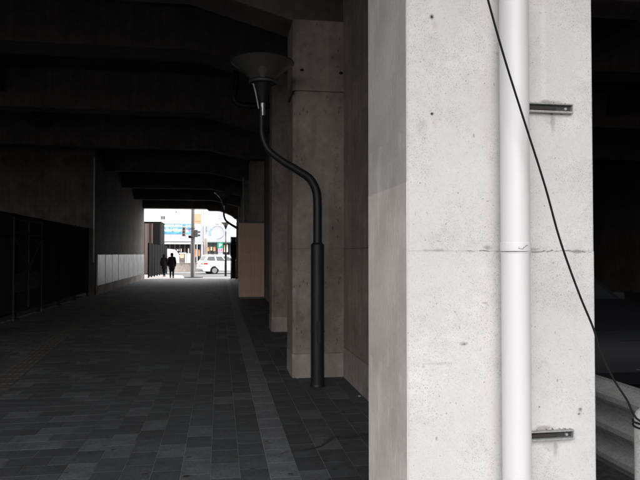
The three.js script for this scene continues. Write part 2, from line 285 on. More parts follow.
  for (let i = 0; i < 150; i++) {
    const k = i / 149, p = c.getPointAt(k), t = c.getTangentAt(k), big = sm(0.05, 0.3, k) * (0.35 + 0.9 * wn(k, 0.1)), a0 = Math.atan2(-t.z, t.x) + rr(-0.4, 0.4); if (rnd() > 0.35 + big) continue;
    const L = rr(0.012, 0.035) * (0.5 + big), W = rr(0.004, 0.013) * (0.5 + big), poly = []; for (let q = 0; q < 9; q++) { const a = -q / 9 * Math.PI * 2, m = rr(0.6, 1.2), x = Math.cos(a) * L * m, z = Math.sin(a) * W * m; poly.push([p.x + rr(-1, 1) * 0.001 + x * Math.cos(a0) + z * Math.sin(a0), p.z - x * Math.sin(a0) + z * Math.cos(a0)]); }
    const y = 0.0032 + i * 0.000008, pos = []; for (let q = 1; q < 8; q++) for (const w of [0, q, q + 1]) pos.push(poly[w][0], y, poly[w][1]);
    const b = new THREE.BufferGeometry(); b.setAttribute('position', new THREE.Float32BufferAttribute(pos, 3)); b.computeVertexNormals(); blots.push(boxUV(b));
  }
  const g = merge(blots);
  const gum = []; for (let i = 0; i < 70; i++) { const D = 4 + rnd() * rnd() * 9, x = rr(-2.2, 1.4), a = rr(0.008, 0.026), n = 9, pos = [], y = 0.0026 + i * 0.00001, P = []; for (let q = 0; q < n; q++) { const t = -q / n * Math.PI * 2, m = a * rr(0.7, 1.15); P.push([x + Math.cos(t) * m, -D + Math.sin(t) * m * rr(0.7, 1)]); } for (let q = 1; q < n - 1; q++) for (const w of [0, q, q + 1]) pos.push(P[w][0], y, P[w][1]); const b = new THREE.BufferGeometry(); b.setAttribute('position', new THREE.Float32BufferAttribute(pos, 3)); b.computeVertexNormals(); gum.push(boxUV(b)); }
  tag(part('gum_spots', merge(gum), std(lin(0.04, 0.04, 0.041), 0.8, { map: stoneMap }), pavement), null, null, null, 'stuff');
  part('dirt_streak', g, std(lin(0.045, 0.043, 0.042), 0.8, { map: stoneMap }), pavement);
}

// ---------------------------------------------------------------- viaduct overhead and its columns
function extrudeXY(poly, D0, D1) { const s = new THREE.Shape(); poly.forEach(([x, y], i) => i ? s.lineTo(x, y) : s.moveTo(x, y)); s.closePath(); const g = new THREE.ExtrudeGeometry(s, { depth: D1 - D0, bevelEnabled: false }); g.translate(0, 0, -D1); return boxUV(g); }
const DECK_EDGE = 1.2;                                        // z of the deck's near edge
{
  const v = thing('viaduct', 'dark concrete viaduct deck with haunched crossbeams overhead', 'viaduct');
  part('deck', box(-17, 17, 6.2, 6.8, -38.6, DECK_EDGE), M.shadedConcrete, v);
  part('shading_edge_girder', box(-17, 17, 5.0, 6.195, DECK_EDGE - 0.45, DECK_EDGE - 0.05), M.shadedConcrete, v);  // unseen girder, hung low to keep daylight off the ceiling
  const beam = (D0, D1, b, h, r, xs = -0.38, xe = 0.9) => part('crossbeam', extrudeXY([[-17, b], [xs, b], [xe, h], [1.85, h], [2.9, r], [17, r], [17, 6.25], [-17, 6.25]], D0, D1), M.shadedConcrete, v);
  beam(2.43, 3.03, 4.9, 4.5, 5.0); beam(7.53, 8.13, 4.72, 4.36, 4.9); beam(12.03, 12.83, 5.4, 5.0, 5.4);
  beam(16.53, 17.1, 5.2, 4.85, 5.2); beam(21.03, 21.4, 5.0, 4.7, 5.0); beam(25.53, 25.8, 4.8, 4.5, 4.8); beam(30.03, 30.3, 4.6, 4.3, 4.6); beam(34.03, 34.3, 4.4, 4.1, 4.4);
  part('crossbeam', extrudeXY([[-17, 4.2], [-0.8, 4.22], [-0.66, 4.11], [0, 4.1], [0.36, 3.96], [0.7, 3.8], [0.9, 3.62], [17, 3.6], [17, 6.25], [-17, 6.25]], 37.7, 38.55), M.shadedConcrete, v);
  for (const x of [-13.5, -9.5, -5.6, 3.4, 7.4, 11.4]) part('girder', box(x - 0.25, x + 0.25, 5.55, 6.25, -37.65, DECK_EDGE - 0.46), M.shadedConcrete, v);
}
// near column, painted white: two lifts with a thin seam between them
{
  const t = thing('concrete_column', 'white painted concrete column with pitted face behind the white drainpipe', 'column');
  const X0 = 0.742, X1 = 1.555, Z0 = -2.4, Z1 = -3.06, SEAM = 1.512;
  const ev = new Evaluator(); ev.attributes = ['position', 'normal', 'uv'];
  const drill = (geo, holes) => { let b = new Brush(geo); b.updateMatrixWorld();
    for (const [x, y, r, d] of holes) { const g = new THREE.CylinderGeometry(r, r * 0.7, d * 2, 9); g.rotateX(-Math.PI / 2); const p = g.attributes.position; for (let i = 0; i < p.count; i++) p.setXY(i, p.getX(i) * rr(0.75, 1.2), p.getY(i) * rr(0.75, 1.2)); g.translate(x, y, Z0); const h = new Brush(boxUV(g)); h.updateMatrixWorld(); b = ev.evaluate(b, h, SUBTRACTION); b.updateMatrixWorld(); }
    return boxUV(b.geometry); };
  const up = [[0.846, 2.462, 0.008, 0.02], [0.845, 2.066, 0.008, 0.02], [0.793, 1.785, 0.003, 0.008], [0.953, 1.748, 0.0035, 0.008], [1.07, 2.2, 0.003, 0.006], [0.90, 1.62, 0.003, 0.006], [1.38, 1.9, 0.003, 0.006], [1.33, 1.70, 0.0035, 0.006]];
  const lo = [[0.976, 1.136, 0.004, 0.008], [1.30, 0.87, 0.004, 0.008], [1.482, 0.853, 0.010, 0.012], [1.476, 0.835, 0.006, 0.01], [0.86, 1.30, 0.003, 0.006], [0.9, 0.86, 0.0035, 0.006], [0.94, 0.9, 0.003, 0.006], [1.06, 0.98, 0.003, 0.006], [1.02, 1.22, 0.0025, 0.006], [1.40, 1.33, 0.003, 0.006], [0.87, 0.93, 0.003, 0.006], [1.35, 1.10, 0.003, 0.006]];
  part('upper_lift', drill(chamfer(X0, X1, SEAM + 0.0004, 4.51, Z0, Z1, 0.007), up), M.whitePaint, t);
  part('lower_lift', drill(chamfer(X0 - 0.001, X1 + 0.001, -0.02, SEAM - 0.0004, Z0 + 0.001, Z1, 0.007), lo), M.whitePaint, t);
  part('seam_core', box(X0 + 0.004, X1 - 0.004, SEAM - 0.02, SEAM + 0.02, Z0 - 0.004, Z1 + 0.004), M.concrete, t);
  part('grey_coat', box(X0 - 0.003, X0 + 0.01, 1.7904, 4.49, Z0 - 0.009, Z1 + 0.004), M.coatGrey, t);
  part('pale_coat', box(X0 - 0.0035, X0 + 0.01, 0.0, 1.79, Z0 - 0.009, Z1 + 0.004), M.coatPale, t);
  // ragged cement fins left along the seam
  const bits = []; for (let x = 1.0; x < 1.54; x += rr(0.008, 0.03)) { if (x > 1.08 && x < 1.11) continue; const w = rr(0.004, 0.02), k = x < 1.1 || x > 1.2 ? 1 : 0.4; const g = new THREE.IcosahedronGeometry(1, 0); g.scale(w, rr(0.001, 0.0035) * k, 0.0025); g.rotateZ(rr(-0.25, 0.25)); g.translate(x, SEAM + rr(-0.006, 0.004), Z0 + 0.001); bits.push(boxUV(g)); }
  tag(part('seam_crust', merge(bits), std(lin(0.30, 0.28, 0.28), 0.95), t), null, null, null, 'stuff');
}
// white drainpipe
{
  const t = thing('drain_pipe', 'white plastic drainpipe strapped to the white column', 'pipe', [1.163, 0, -2.325]);
  const R = 0.057; const spin = (pts) => { const g = new THREE.LatheGeometry(pts.map(p => new THREE.Vector2(...p)), 40); return boxUV(g); };
  part('upper_pipe', spin([[R, 1.53], [R, 5.6]]), M.pvc, t);
  part('lower_pipe', spin([[R - 0.001, -0.02], [R - 0.001, 1.50], [R + 0.0005, 1.503], [R + 0.0015, 1.508]]), M.pvc, t);
  part('socket', spin([[R, 1.5105], [R + 0.0015, 1.512], [R + 0.002, 1.516], [R + 0.002, 1.541], [R + 0.0015, 1.546], [R, 1.548]]), M.pvc, t);
  const sc = []; for (const [a, y, w, r] of [[0.15, 1.527, 0.014, 0.5], [-0.22, 1.522, 0.009, -0.4], [0.32, 1.533, 0.012, 0.2], [-0.02, 1.52, 0.012, 0.1]]) { const g = new THREE.BoxGeometry(w, 0.0022, 0.0012); g.rotateZ(r); g.translate(0, 0, R + 0.0022); g.rotateY(a); g.translate(0, y, 0); sc.push(boxUV(g)); }
  part('scuff', merge(sc), std(lin(0.12, 0.11, 0.11), 0.9), t);
  for (const y of [3.2]) part('strap', spin([[R + 0.001, y], [R + 0.004, y + 0.001], [R + 0.004, y + 0.03], [R + 0.001, y + 0.031]]), M.steel, t);
}
// two steel channels let into the column beside the pipe
for (const [x0, x1, y, lab] of [[1.238, 1.452, 2.106, 'short grey steel channel beside the drainpipe, the upper one'], [1.238, 1.443, 0.757, 'short grey steel channel beside the drainpipe, the lower one']]) {
  const t = thing('steel_channel', lab, 'channel', [(x0 + x1) / 2, y, -2.4], 0, 'steel channels on the white column'); const w = (x1 - x0) / 2, h = 0.0165;
  part('back_plate', box(-w, w, -h, h, 0.002, 0.005), M.darkSteel, t);
  part('flange', rbox(w * 2, 0.006, 0.020, 0.0015, 0, h, 0.0125, 1), M.zinc, t); part('flange', rbox(w * 2, 0.009, 0.020, 0.0015, 0, -h, 0.0125, 1), M.zinc, t);
  part('end_plate', rbox(0.004, h * 2, 0.018, 0.001, w - 0.003, 0, 0.012, 1), M.zinc, t);
  part('rust_fill', rbox(w * 1.15, 0.014, 0.008, 0.003, -w * 0.25, -0.001, 0.009, 1), std(lin(0.035, 0.028, 0.024), 0.95), t);
  part('bolt', cyl(0.006, 0.006, -0.004, 0.004, 0, 0, 8).rotateX(Math.PI / 2).translate(w * 0.72, -0.001, 0.009), M.zinc, t);
  const crumbs = []; for (let i = 0; i < 22; i++) { const g = new THREE.IcosahedronGeometry(rr(0.0015, 0.004), 0); g.translate(rr(-w, w), (rnd() < 0.7 ? 1 : -1) * (h + rr(0.004, 0.007)), rr(0.003, 0.008)); crumbs.push(boxUV(g)); }
  tag(part('mortar_crumbs', merge(crumbs), M.concrete, t), null, null, null, 'stuff');
}
// bare concrete columns along the right
function bareColumn(X0, D0, D1, top, label, group) {
  const t = thing('concrete_column', label, 'column', [X0, 0, -D0], 0, group); const W = 1.62 - X0, L = D1 - D0, j = 0.004; const inset = 0.006;
  part('plinth', chamfer(-0.004, W, -0.02, 0.29, 0.004, -L, 0.025), M.concretePale, t);
  part('lift', chamfer(0, W, 0.294, 1.562, 0, -L, 0.03), M.concrete, t);
  part('lift', chamfer(0.001, W, 1.566, 3.44, -0.001, -L, 0.03), M.concrete, t);
  part('lift', chamfer(0, W, 3.50, top + 0.012, 0, -L, 0.03), M.concrete, t);
  part('joint_core', chamfer(0.03, W, 0.2, top - 0.05, -0.03, -L, 0.03), M.concrete, t);
  return t;
}
const colA = bareColumn(0.872, 7.5, 8.15, 4.36, 'bare grey concrete column directly behind the black curved lamp post');
{
  for (const [px, py] of [[302, 70], [341, 73]]) { const p = at(px, py, 7.5); const m = part('painted_tie_hole', new THREE.SphereGeometry(0.022, 10, 6).scale(1.2, 0.8, 0.35), M.rubber, colA, [p.x - 0.872, p.y, 0.002]); }  // black bumps painting in the dark of the tie holes
  // rough honeycombed patches of aggregate
  const g = []; for (let i = 0; i < 700; i++) { const y = 0.4 + rnd() * 2.9, x = rnd() < 0.65 ? rr(0.50, 0.60) : rr(0.06, 0.6), r = rr(0.003, 0.008); const s = new THREE.IcosahedronGeometry(r, 0); s.scale(1, rr(0.7, 1.6), 0.25); s.translate(x, y, 0.0005); g.push(boxUV(s)); }
  tag(part('aggregate', merge(g), std(lin(0.15, 0.14, 0.13), 0.95), colA), null, null, null, 'stuff');
}
bareColumn(0.99, 12.0, 12.65, 5.0, 'grey concrete column set back between lamp-post column and dark passage');
for (const [D, top] of [[21.5, 4.69], [25.5, 4.5], [30, 4.3], [34, 4.1], [37.7, 3.6]]) bareColumn(D > 37 ? 0.97 : 1.0, D, D + 0.6, top, 'concrete column lost in the dark along the passage wall', 'dark columns along the passage wall');
{
  const t = thing('concrete_wall', 'long concrete wall running back behind the columns', 'wall');
  let k = 0; for (let D = 5.7; D < 38.4; D += 1.8, k++) { const e = Math.min(D + 1.796, 38.5); for (const [y0, y1] of [[-0.02, 0.362], [0.366, 1.562], [1.566, 3.46], [3.464, 6.22]]) part('panel', box(1.5 + (y0 < 0 ? -0.005 : rr(0, 0.002)), 1.8, y0, y1, -e, -D), y0 < 0 ? M.concretePale : M.concrete, t); }
}
// block on the left: cross wall facing us, side wall towards the exit with white boards
{
  const t = thing('side_building', 'block beside the passage, shade painted into its walls, with a white boarded lower wall', 'building');
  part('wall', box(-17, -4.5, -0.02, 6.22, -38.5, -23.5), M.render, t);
  part('corner_guard', merge([box(-4.498, -4.49, 1.2, 5.0, -23.53, -23.49), box(-4.53, -4.5, 1.2, 5.0, -23.497, -23.489)]), M.zinc, t);
  const bst = periodic(48, 301), bsl = fbm(6, 4, 302), boardA = grid(512, (u, v) => 0.62 + (bst(u, v * 0.08) - 0.5) * 0.5 + (bsl(u, v) - 0.5) * 0.5), boardM = std(lin(0.36, 0.35, 0.34), 0.4, { map: tex(boardA, 512, gray3, true, 1.9) });
  part('plinth', box(-4.49, -4.44, -0.02, 0.32, -38.3, -23.9), M.concrete, t);
  const n = 9, L = 14.3 / n; for (let i = 0; i < n; i++) part('board', rbox(0.03, 1.15, L - 0.03, 0.006, -4.475 + rr(-0.006, 0.006), 0.90, -24 - (i + 0.5) * L, 1), boardM, t);
  for (let i = 0; i <= n; i++) part('batten', box(-4.495, -4.452, 0.33, 1.5, -24 - i * L - 0.025, -24 - i * L + 0.025), M.zinc, t);
}
for (const [n, x0, x1, z0, z1, lab] of [['added_wall', -17.4, -17.02, -38.6, 1.0, 'unseen added wall keeping daylight out of the area left of the fence'], ['added_wall', 16.6, 17, -38.6, 1.0, 'added wall keeping daylight out of the roadway behind the guardrail'], ['added_wall', 1.85, 16.5, -38.55, -38.1, 'added wall keeping daylight out at the far end of the roadway']]) solo(n, box(x0, x1, -0.06, n && x0 === 1.85 ? 3.9 : 6.19, z0, z1), M.render, lab, 'wall');  // walls added to shut out side light and keep these areas dark

// ---------------------------------------------------------------- lamp posts
function makeLamp(pos, label, bare) {
  const t = thing('lamp_post', label, 'street lamp', pos, 0, 'curved passage lamps');
  part('base_sleeve', boxUV(new THREE.LatheGeometry([[0.085, 0], [0.085, 0.02], [0.077, 0.03], [0.0755, 1.58], [0.0765, 1.585], [0.0765, 1.60], [0.07, 1.615], [0.052, 1.63]].map(p => new THREE.Vector2(...p)), 28)), M.black, t);
  part('access_door', rbox(0.05, 0.26, 0.008, 0.003, -0.0, 0.62, 0.0745, 1), M.black, t);
  for (const [a, y] of [[-1.3, 0.62], [1.2, 0.62], [-1.3, 0.1]]) part('bolt', cyl(0.008, 0.008, 0.07, 0.086, 0, 0, 8).rotateX(Math.PI / 2).rotateY(a).translate(0, y, 0), M.darkSteel, t);
  part('pole', tube([[0, 1.55, 0], [0, 1.85, 0], [0, 2.06, 0], [-0.015, 2.22, 0], [-0.085, 2.355, 0], [-0.24, 2.46, 0], [-0.42, 2.565, 0], [-0.57, 2.69, 0], [-0.632, 2.84, 0], [-0.64, 3.0, 0], [-0.64, 3.16, 0]], 0.05, 72, 18, k => k < 0.35 ? 1 : 1 - 0.42 * (k - 0.35) / 0.65), M.black, t);
  const hx = -0.63, drop = 0.035; const lathe = pts => boxUV(new THREE.LatheGeometry(pts.map(p => new THREE.Vector2(...p)), 40).translate(hx, -drop, 0));
  part('neck', lathe([[0.030, 3.10], [0.030, 3.26], [0.026, 3.27]]), M.steel, t);
  part('cup', lathe([[0.03, 3.24], [0.045, 3.27], [0.10, 3.45], [0.145, 3.47], [0.15, 3.485], [0.15, 3.50], [0.135, 3.508], [0.02, 3.50]]), M.black, t);
  part('collar_ring', lathe([[0.146, 3.462], [0.155, 3.466], [0.158, 3.478], [0.155, 3.49], [0.146, 3.494]]), M.darkSteel, t);
  for (const s of [-1]) part('bracket', tube([[hx + s * 0.115, 3.45, 0.02], [hx + s * 0.08, 3.32, 0.02], [hx + s * 0.045, 3.14, 0.02]], 0.009, 10, 6), M.zinc, t);
  part('shade', lathe([[0.14, 3.505], [0.19, 3.555], [0.26, 3.622], [0.33, 3.678], [0.356, 3.694], [0.352, 3.699], [0.326, 3.684], [0.256, 3.628], [0.186, 3.561], [0.137, 3.511]]), M.lampShade, t);
  part('top_plate', lathe([[0.001, 3.712], [0.34, 3.702], [0.356, 3.700], [0.359, 3.704], [0.356, 3.708], [0.001, 3.73]]), M.darkSteel, t);
  part('bulb', lathe([[0.02, 3.505], [0.024, 3.56], [0.045, 3.60], [0.05, 3.63], [0.038, 3.66], [0.001, 3.675]]), M.bulb, t);
  return t;
}
M.lampShade = new THREE.MeshPhysicalMaterial({ color: lin(0.55, 0.53, 0.50), roughness: 0.2, transmission: 0.93, thickness: 0 });
M.bulb = std(lin(0.85, 0.74, 0.58), 0.3);
const lamp0 = makeLamp([1.1, 0, -7.02], 'black S-curved lamp post with wide uplight shade before the bare concrete column');
dup(lamp0, [0.77, 0, -22.2], 0, 'distant S-curved lamp post in the dark above the ribbed cabinet');
dup(lamp0, [0.385, 0.0, -42.6], -Math.PI / 2, 'S-curved lamp post standing in daylight outside the passage');

// ribbed cabinet
{
  const t = thing('storage_cabinet', 'tall beige ribbed metal cabinet against the passage columns', 'cabinet', [1.05, 0, -21.0]);
  const ribM = std(lin(0.60, 0.41, 0.31), 0.6, { map: tex(asphA, 512, v => gray3(0.75 + v * 0.25), true, 1.3) }), W = 0.82, H = 2.58;
  part('case', box(-W / 2, W / 2, 0.05, H - 0.04, -0.45, -0.03), ribM, t);
  part('top_rail', rbox(W + 0.03, 0.05, 0.5, 0.006, 0, H - 0.015, -0.24, 1), M.darkSteel, t);
  part('foot_rail', box(-W / 2, W / 2, -0.01, 0.06, -0.44, -0.015), M.darkSteel, t);
  part('side_post', box(-W / 2 - 0.016, -W / 2 + 0.02, 0.05, H - 0.045, -0.46, -0.018), ribM, t); part('side_post', box(W / 2 - 0.02, W / 2 + 0.016, 0.05, H - 0.045, -0.46, -0.018), ribM, t);
  const s = new THREE.Shape(); s.moveTo(-0.024, 0); s.lineTo(-0.016, -0.02); s.lineTo(0.016, -0.02); s.lineTo(0.024, 0); s.closePath(); const rg = new THREE.ExtrudeGeometry(s, { depth: H - 0.12, bevelEnabled: false }); rg.rotateX(-Math.PI / 2); rg.translate(0, 0.065, -0.029); const rib = boxUV(rg);
  for (let i = 0; i < 13; i++) part('rib', rib, ribM, t, [-W / 2 + 0.055 + i * (W - 0.11) / 12, 0, 0]);
}
// pipes and a post in the dark beside the exit
{
  const t = thing('downpipe', 'thin pale downpipe on the dark columns above the cabinet', 'pipe', [0.93, 0, -25.4]);
  part('pipe', cyl(0.035, 0.035, 0, 4.6, 0, 0, 12), M.zinc, t); for (const y of [1, 2.4, 3.8]) part('strap', cyl(0.045, 0.045, y, y + 0.04, 0, 0, 12), M.zinc, t);
  const q = thing('conduit_elbow', 'dark bent pipe hanging under the beam behind the lamp shade', 'pipe', [0, 0, 0]);
  const a = at(236, 86, 12.6), b = at(234, 98, 12.6), c = at(238, 104, 12.6), d = at(250, 106, 12.6), e = at(262, 106, 12.6);
  part('pipe', tube([[a.x, 5.3, a.z], a, b, c, d, e, [1.1, e.y, e.z]], 0.06, 50, 12), M.black, q); part('flange', new THREE.TorusGeometry(0.075, 0.02, 8, 18).rotateY(Math.PI / 2).translate(d.x, d.y, d.z), M.black, q);
  const g = thing('passage_gate', 'dark folded metal gate at the bright end of the passage', 'gate', [0.62, 0, -37.0]);
  part('frame', merge([box(0, 0.05, 0, 2.5, -0.05, 0), box(0.3, 0.35, 0, 2.5, -0.05, 0), box(0, 0.35, 2.45, 2.505, -0.052, 0.002), box(0, 0.35, 0.05, 0.1, -0.052, 0.002)]), M.fence, g);
  part('sheet', box(0.052, 0.298, 0.1, 2.45, -0.035, -0.02), M.fence, g);
}
// ---------------------------------------------------------------- left side: fence and steel frame
{
  const t = thing('steel_fence', 'tall dark steel railing along the left of the passage', 'fence', [-4.68, 0, -23.3]);
  const L = 14; part('top_rail', rbox(0.05, 0.05, L, 0.01, 0, 2.40, L / 2, 1), M.fence, t); part('bottom_rail', rbox(0.04, 0.04, L, 0.008, 0, 0.15, L / 2, 1), M.fence, t); part('middle_rail', rbox(0.035, 0.035, L, 0.008, 0, 1.9, L / 2, 1), M.fence, t);
  const P = 7; for (let i = 0; i <= P; i++) { const p = part('post', rbox(0.07, 2.46, 0.07, 0.008, 0, 1.21, i * L / P, 1), M.fence, t); part('foot_plate', box(-0.07, 0.07, 0, 0.012, i * L / P - 0.07, i * L / P + 0.07), M.fence, p); }
  for (let i = 0; i < P; i++) { const b = []; for (let k = 1; k < 16; k++) b.push(box(-0.022, 0.022, 0.17, 2.38, (i + k / 16) * L / P - 0.006, (i + k / 16) * L / P + 0.006)); tag(part('bars', merge(b), M.fence, t), null, null, null, 'stuff'); }
  const s = thing('fence_gate', 'steel gate with V braces set in the dark railing', 'gate', [-4.6, 0, -16.1], Math.PI / 2);
  const bar = (a, b, r = 0.022) => tube([a, [(a[0] + b[0]) / 2, (a[1] + b[1]) / 2, (a[2] + b[2]) / 2], b], r, 2, 8);
  const W = 1.12; for (const x of [-W, W]) part('upright', bar([x, 0, 0], [x, 2.35, 0]), M.gate, s);
  for (const y of [0.18, 1.98, 2.3]) part('crossbar', bar([-W, y, 0], [W, y, 0]), M.gate, s);
  for (const x of [-1, 1]) { part('brace', bar([x * W, 1.9, 0.01], [0, 1.15, 0.01], 0.016), M.gate, s); part('brace', bar([x * W, 0.75, 0.01], [0, 1.15, 0.01], 0.016), M.gate, s); }
  part('lower_panel', box(-W + 0.03, W - 0.03, 0.62, 1.05, -0.03, -0.015), M.gate, s); part('upright', bar([0, 0.1, 0], [0, 2.3, 0]), M.gate, s);
}
// ---------------------------------------------------------------- right side: guardrail, post, cable, dark car
{
  const t = thing('guardrail', 'grey triple-wave steel guardrail beside the roadway behind the column', 'guardrail', [2.2, 0, -8.5]);
  const pr = []; for (let i = 0; i <= 36; i++) { const y = 0.262 + 0.506 * i / 36; const w = Math.cos((y - 0.262) / 0.506 * 3 * 2 * Math.PI - Math.PI); pr.push([-Math.sign(w) * Math.min(Math.abs(w) * 1.5, 1) * 0.04, y]); }
  const s = new THREE.Shape(); pr.forEach(([x, y], i) => i ? s.lineTo(x, y) : s.moveTo(x, y)); for (let i = pr.length - 1; i >= 0; i--) s.lineTo(pr[i][0] + 0.005, pr[i][1]); s.closePath();
  const g = new THREE.ExtrudeGeometry(s, { depth: 3.9, bevelEnabled: false }); const u = boxUV(g);
  part('beam', u, M.zinc, t); part('beam', u, M.zinc, t, [0.012, 0, 3.75]);
  for (const z of [0.3, 2.3, 4.3]) { part('post', cyl(0.057, 0.057, -0.06, 0.8, 0.11, z, 16), M.postWhite, t); part('block', box(0.043, 0.075, 0.35, 0.7, z - 0.05, z + 0.05), M.zinc, t); }
  for (const z of [0.3, 2.3, 4.3]) for (const y of [0.43, 0.6]) part('bolt', cyl(0.012, 0.012, -0.055, -0.03, 0, 0, 8).rotateZ(-Math.PI / 2).translate(0, y, z), M.zinc, t);
  const p = thing('round_post', 'pale round steel post with the black cable tied to its top', 'post', [1.655, 0, -2.2]);
  part('tube', boxUV(new THREE.LatheGeometry([[0.057, -0.05], [0.057, 0.86], [0.05, 0.885], [0.03, 0.90], [0.001, 0.905]].map(q => new THREE.Vector2(...q)), 24)), M.postWhite, p);
  part('tie_wire', merge([new THREE.TorusGeometry(0.061, 0.004, 8, 28).rotateX(Math.PI / 2).translate(0, 0.846, 0), new THREE.TorusGeometry(0.061, 0.004, 8, 28).rotateX(Math.PI / 2).rotateZ(0.12).translate(0, 0.836, 0)]), M.rubber, p);
  part('clamp_bolt', cyl(0.015, 0.015, 0.05, 0.078, 0, 0, 6).rotateX(Math.PI / 2).rotateY(-1.0).translate(0, 0.80, 0), M.zinc, p);
  const D = 2.2, pts = [[478, -40], [488, 0], [505, 60], [522, 114], [545, 186], [560, 240], [580, 296], [594, 330], [600, 350], [614, 380], [627, 400], [637, 419]].map(([x, y]) => at(x, y, D - 0.03 * sm(300, 420, y)));
  const c = solo('cable', boxUV(tube([[pts[0].x - 0.30, 4.4, -2.2], [pts[0].x - 0.12, 3.2, -2.2], ...pts, [1.63, 0.845, -2.14]], 0.0042, 160, 8)), M.rubber, 'thin black cable slanting down across the white column to the post', 'cable');
}
for (const [px, py, lab] of [[297.5, 378.5, 'tiny white scrap of litter at the corner of the bare column'], [359, 397, 'tiny white scrap of litter at the foot of the concrete wall']]) {
  const q = ray(px, py), p = q.multiplyScalar(-EYE / q.y).add(camera.position); const g = new THREE.PlaneGeometry(0.05, 0.035, 4, 3), a = g.attributes.position; for (let i = 0; i < a.count; i++) a.setZ(i, rr(0, 0.014)); g.rotateX(-Math.PI / 2); g.rotateY(rr(0, 3)); g.translate(p.x, 0.004, p.z);
  solo('litter_scrap', boxUV(g), M.lens, lab, 'litter');
}
function makeCar(name, label, paint, pos, turn) {              // local +x is the front, origin under the rear axle
  const t = thing(name, label, 'car', pos, turn); const s = new THREE.Shape(), R = 0.37, WB = 2.66;
  s.moveTo(-0.86, 0.22); s.lineTo(-R, 0.22); s.absarc(0, 0.25, R, Math.PI, 0, true); s.lineTo(WB - R, 0.22); s.absarc(WB, 0.25, R, Math.PI, 0, true); s.lineTo(3.42, 0.2); s.lineTo(3.56, 0.34);
  s.quadraticCurveTo(3.6, 0.6, 3.44, 0.70); s.quadraticCurveTo(2.9, 0.86, 2.12, 0.92); s.lineTo(-0.78, 0.97); s.quadraticCurveTo(-0.93, 0.92, -0.93, 0.6); s.lineTo(-0.92, 0.34); s.closePath();
  const g = new THREE.ExtrudeGeometry(s, { depth: 1.54, bevelEnabled: true, bevelThickness: 0.08, bevelSize: 0.04, bevelSegments: 4, curveSegments: 18 }); g.translate(0, 0, -0.77); part('body', boxUV(g), paint, t);
  const yb = 0.93, yt = 1.43, A = [-0.88, 2.08, -0.52, 1.28], wb = 0.78, wt = 0.57;   // cabin frustum
  const side = (u, v, sgn, out = 0) => { const xb = A[0] + (A[1] - A[0]) * u, xt = A[2] + (A[3] - A[2]) * u; return V(xb + (xt - xb) * v, yb + (yt - yb) * v, sgn * (wb + (wt - wb) * v + out)); };
  const quad = (a, b, c, d, th) => { const n = b.clone().sub(a).cross(d.clone().sub(a)).normalize().multiplyScalar(th); const p = [a, b, c, d], q = p.map(v => v.clone().sub(n)); const pos = []; const f = (i, j, k) => pos.push(...i.toArray(), ...j.toArray(), ...k.toArray()); f(p[0], p[1], p[2]); f(p[0], p[2], p[3]); f(q[0], q[2], q[1]); f(q[0], q[3], q[2]); for (let i = 0; i < 4; i++) { const k = (i + 1) % 4; f(p[i], q[i], q[k]); f(p[i], q[k], p[k]); } const o = new THREE.BufferGeometry(); o.setAttribute('position', new THREE.Float32BufferAttribute(pos, 3)); o.computeVertexNormals(); return boxUV(o); };
  { const hb = []; const c = [side(0, 0, -1), side(1, 0, -1), side(1, 0, 1), side(0, 0, 1)], d = [side(0, 1, -1), side(1, 1, -1), side(1, 1, 1), side(0, 1, 1)]; const f = (a, b, e) => hb.push(...a.toArray(), ...b.toArray(), ...e.toArray()); for (let i = 0; i < 4; i++) { const k = (i + 1) % 4; f(c[i], d[i], d[k]); f(c[i], d[k], c[k]); } f(d[0], d[3], d[2]); f(d[0], d[2], d[1]); const o = new THREE.BufferGeometry(); o.setAttribute('position', new THREE.Float32BufferAttribute(hb, 3)); o.computeVertexNormals(); part('cabin', boxUV(o), paint, t); }
  part('roof', rbox(1.86, 0.06, 1.2, 0.028, 0.40, 1.435, 0, 3), paint, t);
  for (const sg of [-1, 1]) {
    for (const [u0, u1] of [[0.07, 0.33], [0.375, 0.615], [0.65, 0.90]]) { const v0 = 0.12, v1 = 0.86, o = 0.006; const q = [side(u0 + (u0 < 0.1 ? 0.0 : 0), v0 + (u0 < 0.1 ? 0.12 : 0), sg, o), side(u1, v0, sg, o), side(u1 - (u1 > 0.85 ? 0.03 : 0), v1, sg, o), side(u0, v1, sg, o)]; if (sg < 0) q.reverse(); part('side_window', quad(...q, 0.01), M.glassDark, t); }
    part('roof_rail', tube([[-0.4, 1.455, sg * 0.54], [-0.3, 1.50, sg * 0.54], [0.4, 1.51, sg * 0.54], [1.0, 1.49, sg * 0.54], [1.1, 1.455, sg * 0.54]], 0.016, 20, 6), M.zinc, t);
    part('tail_lamp', merge([rbox(0.34, 0.13, 0.05, 0.02, -0.70, 0.80, sg * 0.835, 2), rbox(0.05, 0.13, 0.30, 0.02, -0.955, 0.80, sg * 0.68, 2)]), M.red, t);
    part('headlight', rbox(0.26, 0.13, 0.34, 0.05, 3.36, 0.64, sg * 0.60, 3), M.lens, t);
    part('mirror', rbox(0.1, 0.13, 0.2, 0.04, 1.72, 0.98, sg * 0.92, 2), paint, t);
    for (const x of [0.62, 1.66]) { const d = part('door', rbox(1.0, 0.5, 0.012, 0.005, x - 0.02, 0.62, sg * 0.852, 1), paint, t); part('handle', rbox(0.17, 0.025, 0.03, 0.01, x - 0.35, 0.80, sg * 0.868, 1), paint, d); }
